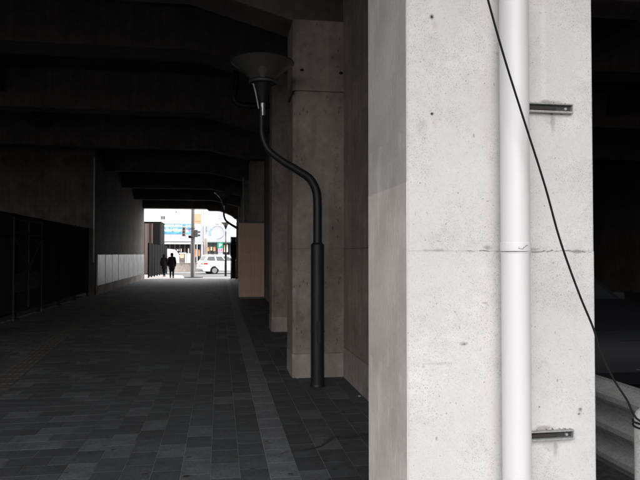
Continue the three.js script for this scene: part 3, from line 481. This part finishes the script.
    for (const x of [0, WB]) { const w = new THREE.Group(); w.name = 'wheel'; t.add(w); w.position.set(x, 0.265, sg * 0.765);
      part('tyre', boxUV(new THREE.LatheGeometry([[0.2, -0.1], [0.28, -0.1], [0.31, -0.075], [0.315, 0], [0.31, 0.075], [0.28, 0.1], [0.2, 0.1]].map(p => new THREE.Vector2(...p)), 36).rotateX(Math.PI / 2)), M.rubber, w);
      const rimG = [cyl(0.205, 0.205, -0.08, 0.08, 0, 0, 30).rotateX(Math.PI / 2), cyl(0.05, 0.04, 0, 0.10, 0, 0, 12).rotateX(sg * Math.PI / 2)]; for (let k = 0; k < 5; k++) rimG.push(new THREE.BoxGeometry(0.05, 0.2, 0.02).translate(0, 0.1, sg * 0.085).rotateZ(k * Math.PI * 0.4)); part('rim', merge(rimG), M.rim, w); }
  }
  part('rear_window', quad(side(0, 0.22, -1, -0.10).setX(-0.815), side(0, 0.22, 1, -0.10).setX(-0.815), side(0, 0.9, 1, -0.08).add(V(-0.012, 0, 0)), side(0, 0.9, -1, -0.08).add(V(-0.012, 0, 0)), 0.01), M.glassDark, t);
  part('windscreen', quad(side(1, 0.08, 1, -0.08).add(V(0.008, 0, 0)), side(1, 0.08, -1, -0.08).add(V(0.008, 0, 0)), side(1, 0.9, -1, -0.06).add(V(0.008, 0, 0)), side(1, 0.9, 1, -0.06).add(V(0.008, 0, 0)), 0.01), M.glassDark, t);
  part('rear_bumper', rbox(0.14, 0.22, 1.62, 0.05, -0.93, 0.42, 0, 3), paint, t); part('front_bumper', rbox(0.16, 0.24, 1.62, 0.06, 3.5, 0.40, 0, 3), paint, t);
  part('grille', rbox(0.06, 0.1, 0.7, 0.02, 3.53, 0.60, 0, 2), M.rubber, t);
  part('number_plate', rbox(0.012, 0.16, 0.33, 0.004, -0.985, 0.66, 0, 1), M.lens, t); part('number_plate', rbox(0.012, 0.16, 0.33, 0.004, 3.595, 0.42, 0, 1), M.lens, t);
  part('underbody', box(-0.8, 3.4, 0.19, 0.4, -0.7, 0.7), M.rubber, t);
  return t;
}
makeCar('dark_car', 'black car parked in the shadows behind the guardrail', M.carBlack, [4.45, -0.05, -9.5], -Math.PI / 2);
makeCar('white_wagon', 'white estate car passing on the bright street', M.carWhite, [-0.66, -0.045, -49.8], 0.3);

// ---------------------------------------------------------------- people at the far end
function field(bones, res, half, centre) {                    // smooth union of tapered capsules, meshed
  const mc = new MarchingCubes(res, M.black, false, false, 60000); mc.isolation = 0; const k = 0.035, p = V(), ab = V(), ap = V();
  for (let z = 0; z < res; z++) for (let y = 0; y < res; y++) for (let x = 0; x < res; x++) {
    p.set((x - res / 2) / (res / 2) * half + centre[0], (y - res / 2) / (res / 2) * half + centre[1], (z - res / 2) / (res / 2) * half + centre[2]); let d = 1e3;
    for (const [a, b, ra, rb, fl = 1] of bones) { ab.set(b[0] - a[0], b[1] - a[1], (b[2] - a[2]) * fl); ap.set(p.x - a[0], p.y - a[1], (p.z - a[2]) * fl); const t = clamp(ap.dot(ab) / Math.max(1e-9, ab.lengthSq())); const q = ap.addScaledVector(ab, -t).length() - (ra + (rb - ra) * t); const h = clamp(0.5 + 0.5 * (d - q) / k); d = d > 10 ? q : d + (q - d) * h - k * h * (1 - h); }
    mc.field[x + y * res + z * res * res] = -d;
  }
  mc.update(); const n = mc.count, g = new THREE.BufferGeometry(); g.setAttribute('position', new THREE.BufferAttribute(mc.positionArray.slice(0, n * 3), 3)); g.setAttribute('normal', new THREE.BufferAttribute(mc.normalArray.slice(0, n * 3), 3));
  g.scale(half, half, half); g.translate(...centre); g.computeVertexNormals(); return boxUV(g);
}
function person(pos, turn, label, step, H, coatM, legM) {
  const t = thing('person', label, 'person', pos, turn, 'pedestrians'); const k = H / 1.58, S = a => a.map(v => v * k);
  const hip = 0.83, kn = 0.45; const B = []; const bone = (a, b, ra, rb, f) => B.push([S(a), S(b), ra * k, rb * k, f]);
  bone([0, 0.88, 0], [0, 1.22, 0.01], 0.115, 0.125, 1.25); bone([-0.13, 1.27, 0], [0.13, 1.27, 0], 0.06, 0.06); bone([0, 1.28, 0], [0, 1.40, 0.015], 0.05, 0.045); bone([0, 1.455, 0.015], [0, 1.50, 0.01], 0.078, 0.082); bone([0, 1.43, 0.09], [0, 1.45, 0.10], 0.014, 0.012);
  for (const s of [-1, 1]) { const f = s * step; bone([s * 0.075, hip, 0], [s * 0.08, kn, f * 0.5 + 0.02], 0.085, 0.055); bone([s * 0.08, kn, f * 0.5 + 0.02], [s * 0.08, 0.08, f], 0.055, 0.036); bone([s * 0.08, 0.045, f - 0.04], [s * 0.085, 0.035, f + 0.12], 0.042, 0.034);
    bone([s * 0.175, 1.26, 0], [s * 0.215, 1.0, -f * 0.3], 0.05, 0.042); bone([s * 0.215, 1.0, -f * 0.3], [s * 0.215, 0.78, -f * 0.5 + 0.05], 0.04, 0.028); }
  const body = field(B, 70, 0.86 * k, [0, 0.8 * k, 0]); const hands = [];
  for (const s of [-1, 1]) { const f = s * step, h = [s * 0.215, 0.745, -f * 0.5 + 0.06]; const add = (a, b, r) => { const A = V(...S(a)), Bv = V(...S(b)); const d = Bv.clone().sub(A), g = new THREE.CapsuleGeometry(r * k, d.length(), 3, 7); g.applyQuaternion(new THREE.Quaternion().setFromUnitVectors(V(0, 1, 0), d.clone().normalize())); g.translate(...A.add(Bv).multiplyScalar(0.5).toArray()); hands.push(boxUV(g)); };
    add([h[0], h[1] + 0.03, h[2]], [h[0], h[1] - 0.02, h[2]], 0.027); for (let i = 0; i < 4; i++) { const z = h[2] - 0.027 + i * 0.018, l = [0.045, 0.055, 0.06, 0.05][i]; add([h[0], h[1] - 0.03, z], [h[0] - s * 0.012, h[1] - 0.04 - l, z + 0.008], 0.0085); } add([h[0], h[1], h[2] + 0.02], [h[0] - s * 0.01, h[1] - 0.045, h[2] + 0.045], 0.009); }
  part('body', merge([body, ...hands]), std(lin(0.36, 0.23, 0.17), 0.6), t);
  const legs = B.filter(b => b[0][1] < 0.84 * k && b[1][1] < 0.5 * k && b[1][1] > 0.05 * k).map(([a, b, x, y, f]) => [a, b, x + 0.012 * k, y + 0.016 * k, f]); part('trousers', field(legs, 56, 0.52 * k, [0, 0.46 * k, 0]), legM, t);
  const C = [[S([0, 0.9, 0]), S([0, 1.22, 0.01]), 0.16 * k, 0.145 * k, 1.2], [S([-0.13, 1.27, 0]), S([0.13, 1.27, 0]), 0.078 * k, 0.078 * k], [S([0, 0.62, 0]), S([0, 0.95, 0]), 0.19 * k, 0.16 * k, 1.25], [S([0, 1.3, -0.02]), S([0, 1.345, -0.03]), 0.085 * k, 0.075 * k]];
  for (const s of [-1, 1]) { const f = s * step; C.push([S([s * 0.175, 1.26, 0]), S([s * 0.22, 1.0, -f * 0.3]), 0.07 * k, 0.062 * k], [S([s * 0.22, 1.0, -f * 0.3]), S([s * 0.218, 0.79, -f * 0.5 + 0.05]), 0.06 * k, 0.05 * k]); }
  part('coat', field(C, 64, 0.52 * k, [0, 0.93 * k, 0]), coatM, t);
  part('hair', field([[S([0, 1.47, -0.02]), S([0, 1.515, -0.005]), 0.096 * k, 0.092 * k], [S([0, 1.40, -0.055]), S([0, 1.47, -0.03]), 0.06 * k, 0.085 * k]], 36, 0.2 * k, [0, 1.47 * k, 0]), new THREE.MeshPhysicalMaterial({ color: lin(0.010, 0.008, 0.008), roughness: 1, specularIntensity: 0.1 }), t);
  for (const s of [-1, 1]) part('shoe', rbox(0.085 * k, 0.06 * k, 0.25 * k, 0.028 * k, s * 0.082 * k, 0.032 * k, (s * step + 0.035) * k, 2), M.rubber, t);
  return t;
}
{
  const cloth = (x, y, z) => new THREE.MeshPhysicalMaterial({ color: lin(x, y, z), roughness: 1, specularIntensity: 0.1 }), coat1 = cloth(0.009, 0.008, 0.011), coat2 = cloth(0.012, 0.009, 0.010), jeans = cloth(0.010, 0.016, 0.02);
  const p1 = at(171.8, 278, 39.9), p2 = at(164.2, 275, 42.6);
  person([p1.x, 0, p1.z], Math.PI + 0.15, 'person in a dark knee-length coat walking out beside the pole', 0.06, 1.56, coat1, jeans);
  person([p2.x, 0, p2.z], Math.PI - 0.3, 'person in dark clothes half hidden by the black panel fence', 0.14, 1.5, coat2, jeans);
}
// ---------------------------------------------------------------- beyond the exit: fence, kiosk, poles, street
{
  const t = thing('panel_fence', 'black metal panel fence at the left of the exit', 'fence', [-4.42, 0, -40.2], -0.055);
  const n = 7, w = 1.15; for (let i = 0; i < n; i++) part('panel', rbox(0.05, 2.05, w - 0.05, 0.01, 0, 1.10, -(i + 0.5) * w, 1), M.fence, t); for (let i = 0; i <= n; i++) part('post', box(-0.035, 0.045, 0, 2.2, -i * w - 0.035, -i * w + 0.035), M.fence, t);
  const k = thing('kiosk', 'narrow dark brown building with pale upright trims behind the panel fence', 'building', [-5.0, 0, -48.4]);
  const brown = std(lin(0.03, 0.014, 0.011), 0.9), trim = std(lin(0.09, 0.065, 0.055), 0.8), dk = new THREE.MeshPhysicalMaterial({ color: lin(0.006, 0.007, 0.006), roughness: 0.9, specularIntensity: 0.2 });
  part('wall', box(-1.6, 0.55, 0, 3.85, -3.2, 0), brown, k); part('cap', box(-1.65, 0.6, 3.855, 3.95, -3.25, 0.05), dk, k); part('dark_panel', box(0.02, 0.5, 0.1, 3.8, 0.003, 0.03), dk, k); part('trim', box(-0.10, -0.02, 0, 3.8, 0.003, 0.06), trim, k); part('trim', box(-0.36, -0.31, 0, 3.8, 0.003, 0.06), trim, k); part('grey_panel', box(-0.6, -0.38, 0, 3.8, 0.003, 0.04), trim, k); part('side_panel', box(0.553, 0.575, 0.05, 3.8, -3.1, -0.02), dk, k);
  const poleM = std(lin(0.34, 0.325, 0.325), 0.8), p = at(192.5, 278, 39.7);
  const u = thing('utility_pole', 'grey concrete pole with signal heads at the passage mouth', 'pole', [p.x, -0.04, p.z - 0.35]);
  part('pole', cyl(0.135, 0.105, 0, 9, 0, 0, 24), poleM, u); part('lower_wrap', cyl(0.142, 0.139, 0.2, 2.35, 0, 0, 24), poleM, u); part('base_island', boxUV(cyl(0.62, 0.58, 0, 0.09, 0.05, 0, 28).scale(1, 1, 0.7)), M.asphalt, u);
  for (const y of [2.62, 3.16]) part('clamp', cyl(0.15, 0.15, y, y + 0.06, 0, 0, 20), M.zinc, u);
  for (const [x, y, h] of [[0.20, 2.84, 0.46]]) { const s = part('pedestrian_signal', rbox(0.22, h, 0.2, 0.03, x, y, 0.05, 2), M.zinc, u); for (const dy of [-0.11, 0.11]) { part('hood', cyl(0.07, 0.07, 0, 0.16, 0, 0, 12).rotateZ(-Math.PI / 2).translate(x + 0.1, y + dy, 0.05), M.zinc, s); } }
  part('signal_arm', tube([[0, 3.12, 0], [-0.3, 3.13, 0], [-0.62, 3.12, 0]], 0.03, 8, 8), M.zinc, u); const sh = part('traffic_signal', rbox(0.24, 0.62, 0.18, 0.05, -0.56, 2.97, 0.02, 2), M.facade, u); for (const [y, c] of [[3.16, 0.1], [2.97, 0.2], [2.78, 0.3]]) part('lens', new THREE.SphereGeometry(0.07, 12, 8).scale(1, 1, 0.5).translate(-0.56, y, 0.12), std(lin(0.22, 0.20 + c * 0.1, 0.2), 0.3), sh);
  part('push_box', rbox(0.16, 0.16, 0.12, 0.02, -0.19, 2.62, 0.1, 2), M.black, u);
  const q = at(205.5, 262, 57); const v = thing('utility_pole', 'slim grey pole with crossarm brackets across the street', 'pole', [q.x, -0.05, q.z]);
  part('pole', cyl(0.12, 0.09, 1.9, 9, 0, 0, 20), poleM, v); part('sleeve', cyl(0.19, 0.17, 0, 2.95, 0, 0, 20), M.concretePale, v);
  part('crossarm', box(-0.42, 0.42, 5.12, 5.2, -0.14, -0.06), poleM, v); part('crossarm', box(-0.32, 0.34, 5.42, 5.49, -0.14, -0.06), poleM, v); for (const x of [-0.36, 0.3]) part('insulator', cyl(0.05, 0.04, 5.2, 5.36, x, -0.1, 10), M.facadeCool, v); part('bracket_box', rbox(0.26, 0.5, 0.24, 0.03, 0.22, 3.85, 0.1, 2), M.facadeCool, v);
  part('wire', tube([[-8, 4.15, -0.1], [-3, 3.96, -0.1], [0, 4.02, -0.1]], 0.014, 20, 5), M.zinc, v); part('wire', tube([[-2.6, 4.32, -0.1], [-1, 4.30, -0.1], [0, 4.34, -0.1], [6, 4.2, -0.1]], 0.014, 20, 5), M.zinc, v);
  const ln = (x0, x1, D0, D1) => box(x0, x1, -0.052, -0.0425, -D1, -D0);
  solo('road_line', ln(-2.0, 6, 40.25, 40.6), M.linePaint, 'white painted line along the near edge of the street', 'road marking', null, 'structure');
  solo('road_line', ln(-8, 10, 54.3, 54.5), M.linePaint, 'white painted line along the far edge of the street', 'road marking', null, 'structure');
  const lw = thing('low_wall', 'low pale panel wall across the street behind the white car', 'wall', [0, -0.05, -56]); for (let x = -7; x < 6; x += 1.3) part('panel', rbox(1.28, 0.72, 0.12, 0.02, x, 0.36, 0, 1), M.concretePale, lw); part('coping', box(-7.7, 6.2, 0.721, 0.78, -0.09, 0.09), M.concretePale, lw);
}
// white booth with posters
function canvasTex(w, h, draw) { const c = document.createElement('canvas'); c.width = w; c.height = h; draw(c.getContext('2d'), w, h); const t = new THREE.CanvasTexture(c); t.colorSpace = THREE.SRGBColorSpace; t.magFilter = THREE.LinearFilter; return t; }
function panelAt(px0, py0, px1, py1, D, name, mat, parent, th = 0.08) {
  const a = at(px0, py1, D), b = at(px1, py0, D), w = b.x - a.x, h = b.y - a.y; const g = new THREE.BoxGeometry(w, h, th); return part(name, g, mat, parent, [(a.x + b.x) / 2 - parent.position.x, (a.y + b.y) / 2 - parent.position.y, -D - th / 2 - parent.position.z]);
}
{
  const D = 58.5, t = thing('market_booth', 'white rounded-roof booth with posters across the street', 'booth', [at(170, 260, D).x, -0.05, -D]);
  const a = at(161, 250, D), b = at(178.5, 256, D), w = b.x - a.x; const s = new THREE.Shape(); s.moveTo(-w / 2, 1.35); s.lineTo(w / 2, 1.35); s.quadraticCurveTo(w / 2 - 0.25, 1.78, w * 0.2, 1.96); s.quadraticCurveTo(0, 2.03, -w / 2, 2.02); s.closePath();
  const pk = std(lin(0.72, 0.62, 0.60), 0.7); const g = new THREE.ExtrudeGeometry(s, { depth: 1.6, bevelEnabled: false }); g.translate(0, 0, -1.6); part('roof', boxUV(g), pk, t);
  part('back_wall', box(-w / 2 + 0.05, w / 2 - 0.05, 0, 1.345, -1.6, -1.5), pk, t); for (const x of [-w / 2 + 0.06, w / 2 - 0.06]) part('post', box(x - 0.03, x + 0.03, 0, 1.345, -0.08, -0.02), M.facade, t);
  const spot = (cols, n) => canvasTex(64, 64, (c, W, H) => { c.fillStyle = cols[0]; c.fillRect(0, 0, W, H); for (let i = 0; i < n; i++) { c.fillStyle = cols[1 + Math.floor(rnd() * (cols.length - 1))]; c.fillRect(rnd() * W, rnd() * H, rr(6, 22), rr(4, 12)); } });
  panelAt(164, 254.5, 172, 262, D - 0.1, 'poster', std(0xffffff, 0.8, { map: spot(['#d9c4c6', '#9a6a78', '#b78f98', '#efe6e6', '#80606c'], 26) }), t);
  panelAt(174, 254.2, 179, 263, D - 0.1, 'poster', std(0xffffff, 0.8, { map: spot(['#cfd5df', '#5a6a8c', '#e8ecf2', '#b8c2d2'], 14) }), t);
  panelAt(180, 254, 184, 258, D - 0.1, 'poster', std(0xffffff, 0.8, { map: spot(['#d79a7c', '#e6b8a2', '#b87858'], 10) }), t);
  panelAt(180, 258.2, 184, 263.5, D - 0.1, 'poster', std(0xffffff, 0.8, { map: spot(['#5c564e', '#7a7468', '#33302c'], 10) }), t);
  panelAt(185, 253, 186.4, 263.5, D - 0.1, 'post', M.facade, t); panelAt(179, 252.6, 186.4, 253.6, D - 0.1, 'lintel', M.facade, t);
}
// parking sign
{
  const D = 54.8, p = at(220.4, 262, D), t = thing('parking_sign', 'green square sign with a white P over a pink notice', 'sign', [p.x, -0.05, p.z]);
  part('post', cyl(0.035, 0.035, 0, 2.75, 0, -0.06, 12), M.zinc, t);
  const P = canvasTex(128, 128, (c, W, H) => { c.fillStyle = '#0d7f5c'; c.fillRect(0, 0, W, H); c.fillStyle = '#fff'; c.font = 'bold 112px sans-serif'; c.textAlign = 'center'; c.textBaseline = 'middle'; c.fillText('P', W / 2, H / 2 + 4); });
  panelAt(217.3, 242.4, 223.2, 248, D - 0.0, 'sign_board', std(0xffffff, 0.6, { map: P }), t, 0.04);
  panelAt(218, 248.3, 222.8, 252, D, 'notice', std(0xffffff, 0.7, { map: canvasTex(96, 72, (c, W, H) => { c.fillStyle = '#e4a7bb'; c.fillRect(0, 0, W, H); c.strokeStyle = '#c3345e'; c.lineWidth = 9; c.beginPath(); c.arc(28, 26, 14, Math.PI, 0); c.lineTo(16, 56); c.lineTo(44, 56); c.stroke(); c.beginPath(); c.moveTo(76, 60); c.lineTo(76, 14); c.lineTo(54, 42); c.lineTo(86, 42); c.stroke(); }) }), t, 0.04);
  panelAt(218, 252.3, 222.8, 256.5, D, 'grey_board', M.facadeCool, t, 0.04);
}
// buildings across the street
const DB = 90;
{
  const X = px => at(px, 240, DB).x, Y = py => at(200, py, DB).y;
  const t = thing('shop_building', 'white panelled building with a blue billboard over dark shopfronts', 'building', [X(170), 0, -DB]); const ox = t.position.x;
  const xl = X(60), xr = X(203), y2 = Y(242), top = 30; const rowY = [y2, Y(226), Y(219.5), Y(214), Y(204), 10, 16, 23, top];
  part('wall', box(xl - ox, xr - ox, y2 + 0.01, top, -11.9, -0.12), M.facade, t);
  for (let i = 0; i < rowY.length - 1; i++) for (let k = 0; k < 6; k++) { const w = (xr - xl) / 6; part('facade_panel', box(xl + k * w + 0.015 - ox, xl + (k + 1) * w - 0.015 - ox, rowY[i] + 0.015, rowY[i + 1] - 0.015, -0.1, -0.02), M.facade, t); }
  { const w = panelAt(160.8, 215.8, 165.2, 219.4, DB - 0.05, 'window', M.facadeCool, t, 0.05); for (const dx of [-0.16, 0.16]) part('pane', new THREE.BoxGeometry(0.24, 0.4, 0.03), std(lin(0.05, 0.05, 0.055), 0.2), w, [dx, 0, 0.03]); }
  panelAt(175.3, 211.3, 176.8, 212.6, DB - 0.05, 'vent', std(lin(0.12, 0.12, 0.12), 0.6), t, 0.08);
  const blue = canvasTex(640, 208, (c, W, H) => { c.fillStyle = '#3a72b0'; c.fillRect(0, 0, W, H); for (let i = 0; i < 60; i++) { c.fillStyle = `rgba(110,170,215,${0.15 + rnd() * 0.25})`; c.fillRect(rnd() * W, rnd() * H, 40 + rnd() * 80, 10 + rnd() * 40); } c.strokeStyle = '#ffffff'; c.lineCap = 'round';
    const glyph = (x, y, s, lw) => { c.lineWidth = lw; for (let i = 0; i < 4; i++) { c.beginPath(); const k = rnd(); if (k < 0.4) { const yy = y + rnd() * s; c.moveTo(x + rnd() * s * 0.2, yy); c.lineTo(x + s * (0.7 + rnd() * 0.3), yy + (rnd() - 0.5) * 8); } else if (k < 0.75) { const xx = x + rnd() * s; c.moveTo(xx, y); c.lineTo(xx + (rnd() - 0.5) * s * 0.6, y + s); } else c.arc(x + s / 2, y + s / 2, s * 0.32, rnd() * 3, 3 + rnd() * 3); c.stroke(); } };
    for (let i = 0; i < 9; i++) glyph(24 + i * 50, 20, 38, 9); for (let i = 0; i < 8; i++) glyph(14 + i * 60, 90, 54, 12); for (let i = 0; i < 2; i++) glyph(524 + i * 56, 20, 40, 10); glyph(520, 100, 60, 14); c.strokeStyle = '#d83a7a'; glyph(585, 110, 34, 10); });
  const frame = panelAt(160.2, 223.8, 192, 241.6, DB - 0.25, 'billboard', M.facadeCool, t, 0.22);
  const bw = (px0, py0, px1, py1, m) => { const a = at(px0, py1, DB - 0.28), b = at(px1, py0, DB - 0.28); part('billboard_panel', new THREE.BoxGeometry(b.x - a.x, b.y - a.y, 0.03), m, frame, [(a.x + b.x) / 2 - ox - frame.position.x, (a.y + b.y) / 2 - frame.position.y, 0.128]); };
  bw(160.6, 224, 191.2, 234.3, std(0xffffff, 0.7, { map: blue }));
  bw(160.6, 234.6, 191.6, 241.2, std(0xffffff, 0.7, { map: canvasTex(640, 140, (c, W, H) => { c.fillStyle = '#a99bc0'; c.fillRect(0, 0, W, H); for (const [y, n, col] of [[18, 11, '#8a3a68'], [62, 9, '#5a4a78']]) for (let i = 0; i < n; i++) { c.fillStyle = col; const x = 20 + i * 54 + rnd() * 14; for (let k = 0; k < 3; k++) c.fillRect(x + rnd() * 22, y + rnd() * 18, 6 + rnd() * 14, 5); } }) }));
  panelAt(195, 214, 201.2, 223.4, DB - 0.1, 'orange_sign', std(0xffffff, 0.8, { map: canvasTex(96, 144, (c, W, H) => { c.fillStyle = '#c08062'; c.fillRect(0, 0, W, H); c.fillStyle = '#d0a890'; for (const y of [24, 56, 84]) for (let i = 0; i < 4; i++) c.fillRect(10 + i * 20 + rnd() * 6, y + rnd() * 5, 12, 8); c.fillStyle = '#b06a4a'; c.fillRect(6, 104, 84, 14); }) }), t, 0.12);
  // dark shop floor, piers, and coloured panels painting in the interior lights
  part('shop_back', box(xl - ox, X(240) - ox, 0, y2 + 0.005, -6, -5.5), M.shopWall, t); part('shop_floor', box(xl - ox, X(240) - ox, -0.06, 0.01, -5.5, 0), M.concrete, t); part('shop_ceiling', box(xl - ox, xr - ox, y2 - 0.3, y2 - 0.001, -5.4, -0.06), M.shopWall, t);
  for (const [p0, p1] of [[152, 153.5], [196.5, 197.6], [201, 203]]) panelAt(p0, 242.3, p1, 272, DB + 0.1, 'pier', M.facadeCool, t, 0.5);
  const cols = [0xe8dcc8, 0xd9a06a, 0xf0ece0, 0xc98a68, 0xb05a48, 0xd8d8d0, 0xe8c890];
  for (const [p0, q0, p1, q1, c] of [[177.2, 249.2, 178, 251, 2], [178.8, 249, 179.3, 251, 2], [180.9, 248.6, 181.6, 251.8, 2], [188, 248.6, 188.9, 254, 2], [191, 248.4, 191.6, 256, 6], [194.5, 249, 197, 257, 3], [198.2, 249.5, 200, 256, 1], [207, 247, 209.5, 251, 1], [210.5, 246.8, 212.2, 250.5, 0], [213.2, 247, 215.5, 251, 1], [224, 245, 225, 252, 6], [226.5, 244.5, 228, 252, 2], [186.8, 253.4, 190.4, 263.2, 5]]) panelAt(p0, q0, p1, q1, DB + 1.2, 'display', std(new THREE.Color(cols[c]), 0.7), t, 0.1);  // pale and warm panels painted in place of lit shop lamps
  for (let i = 0; i < 18; i++) { const w = panelAt(150 + i * 5, 242.6, 154.8 + i * 5, 271, DB + 3, 'shade_pane', M.glassDark, t, 0.05); part('mullion', new THREE.BoxGeometry(0.08, w.geometry.parameters.height, 0.12), M.zinc, w, [w.geometry.parameters.width / 2 + 0.02, 0, 0.05]); }  // opaque dark panes added to paint in the unlit shop interior
  for (let i = 0; i < 12; i++) panelAt(155 + i * 4.1, 247 + rnd() * 3, 157 + i * 4.1, 262, DB + 2.4, 'display', std(lin(0.10 + rnd() * 0.08, 0.09, 0.09), 0.6), t, 0.1);

  const u = thing('corner_building', 'pale bluish shop building with a round emblem board and purple window', 'building', [X(216), 0, -DB]); const vx = u.position.x;
  part('wall', box(xr + 0.05 - vx, X(300) - vx, y2 + 0.3, 28, -12, -0.3), M.facade, u);
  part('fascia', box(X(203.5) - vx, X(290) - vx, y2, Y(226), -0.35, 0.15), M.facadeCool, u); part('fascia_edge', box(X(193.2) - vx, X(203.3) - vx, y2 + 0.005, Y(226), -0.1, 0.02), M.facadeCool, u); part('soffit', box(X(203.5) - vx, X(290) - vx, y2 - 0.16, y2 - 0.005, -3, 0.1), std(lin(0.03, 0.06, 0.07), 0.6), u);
  { const c = at(217.5, 232, DB - 0.2), r = at(224, 232, DB - 0.2).x - c.x; part('round_emblem', new THREE.TorusGeometry(r, 0.035, 8, 48, 4.4).rotateZ(-1.6).translate(c.x - vx, c.y, 0.2), std(lin(0.31, 0.31, 0.35), 0.7), u); }
  panelAt(209.2, 228.6, 210.8, 235, DB - 0.2, 'blue_sign', std(lin(0.16, 0.28, 0.38), 0.7), u, 0.06);
  { const w = panelAt(215.8, 210.3, 223, 219.3, DB + 0.25, 'window', std(lin(0.42, 0.40, 0.50), 0.6), u, 0.1); const a = w.geometry.parameters; for (let i = 0; i < 3; i++) for (let j = 0; j < 4; j++) part('pane', new THREE.BoxGeometry(a.width / 3 - 0.06, a.height / 4 - 0.07, 0.03), std(i > 0 ? lin(0.30, 0.26, 0.45) : lin(0.55, 0.52, 0.56), 0.3), w, [(i - 1) * a.width / 3, (j - 1.5) * a.height / 4, 0.06]); }
  panelAt(215.2, 223.2, 219, 225.4, DB + 0.25, 'window', std(lin(0.20, 0.20, 0.21), 0.4), u, 0.1); panelAt(224.3, 213, 225.3, 219, DB + 0.25, 'window', std(lin(0.30, 0.28, 0.33), 0.4), u, 0.1); panelAt(207, 223, 210.4, 225.6, DB + 0.25, 'notice_board', std(lin(0.5, 0.42, 0.42), 0.7), u, 0.06);
}
// unseen buildings added behind the camera to block sky and bounce daylight
for (const [x0, x1, z, h, c, lab] of [[-64, -27, 20, 13, [0.32, 0.30, 0.29], 'unseen grey building added behind the camera to block and bounce daylight'], [6, 46, 9, 13, [0.16, 0.11, 0.09], 'unseen dark brown building added to keep daylight off the roadway and beams']]) {
  const t = thing('added_building', lab, 'building', [(x0 + x1) / 2, 0, z]), w = (x1 - x0) / 2; part('wall', box(-w, w, -0.06, h, 0, 10), std(lin(...c), 0.9), t); part('parapet', box(-w - 0.1, w + 0.1, h + 0.002, h + 0.3, -0.1, 10.1), M.concretePale, t);
  for (let y = 1.2; y < h - 1.5; y += 3) for (let x = -w + 2; x < w - 1; x += 4) { const f = part('window', box(x - 0.9, x + 0.9, y - 0.05, y + 1.45, -0.06, 0.01), M.facade, t); part('pane', box(x - 0.8, x + 0.8, y + 0.03, y + 1.37, -0.09, -0.062), M.glassDark, f); }
}
renderer.render(scene, camera);
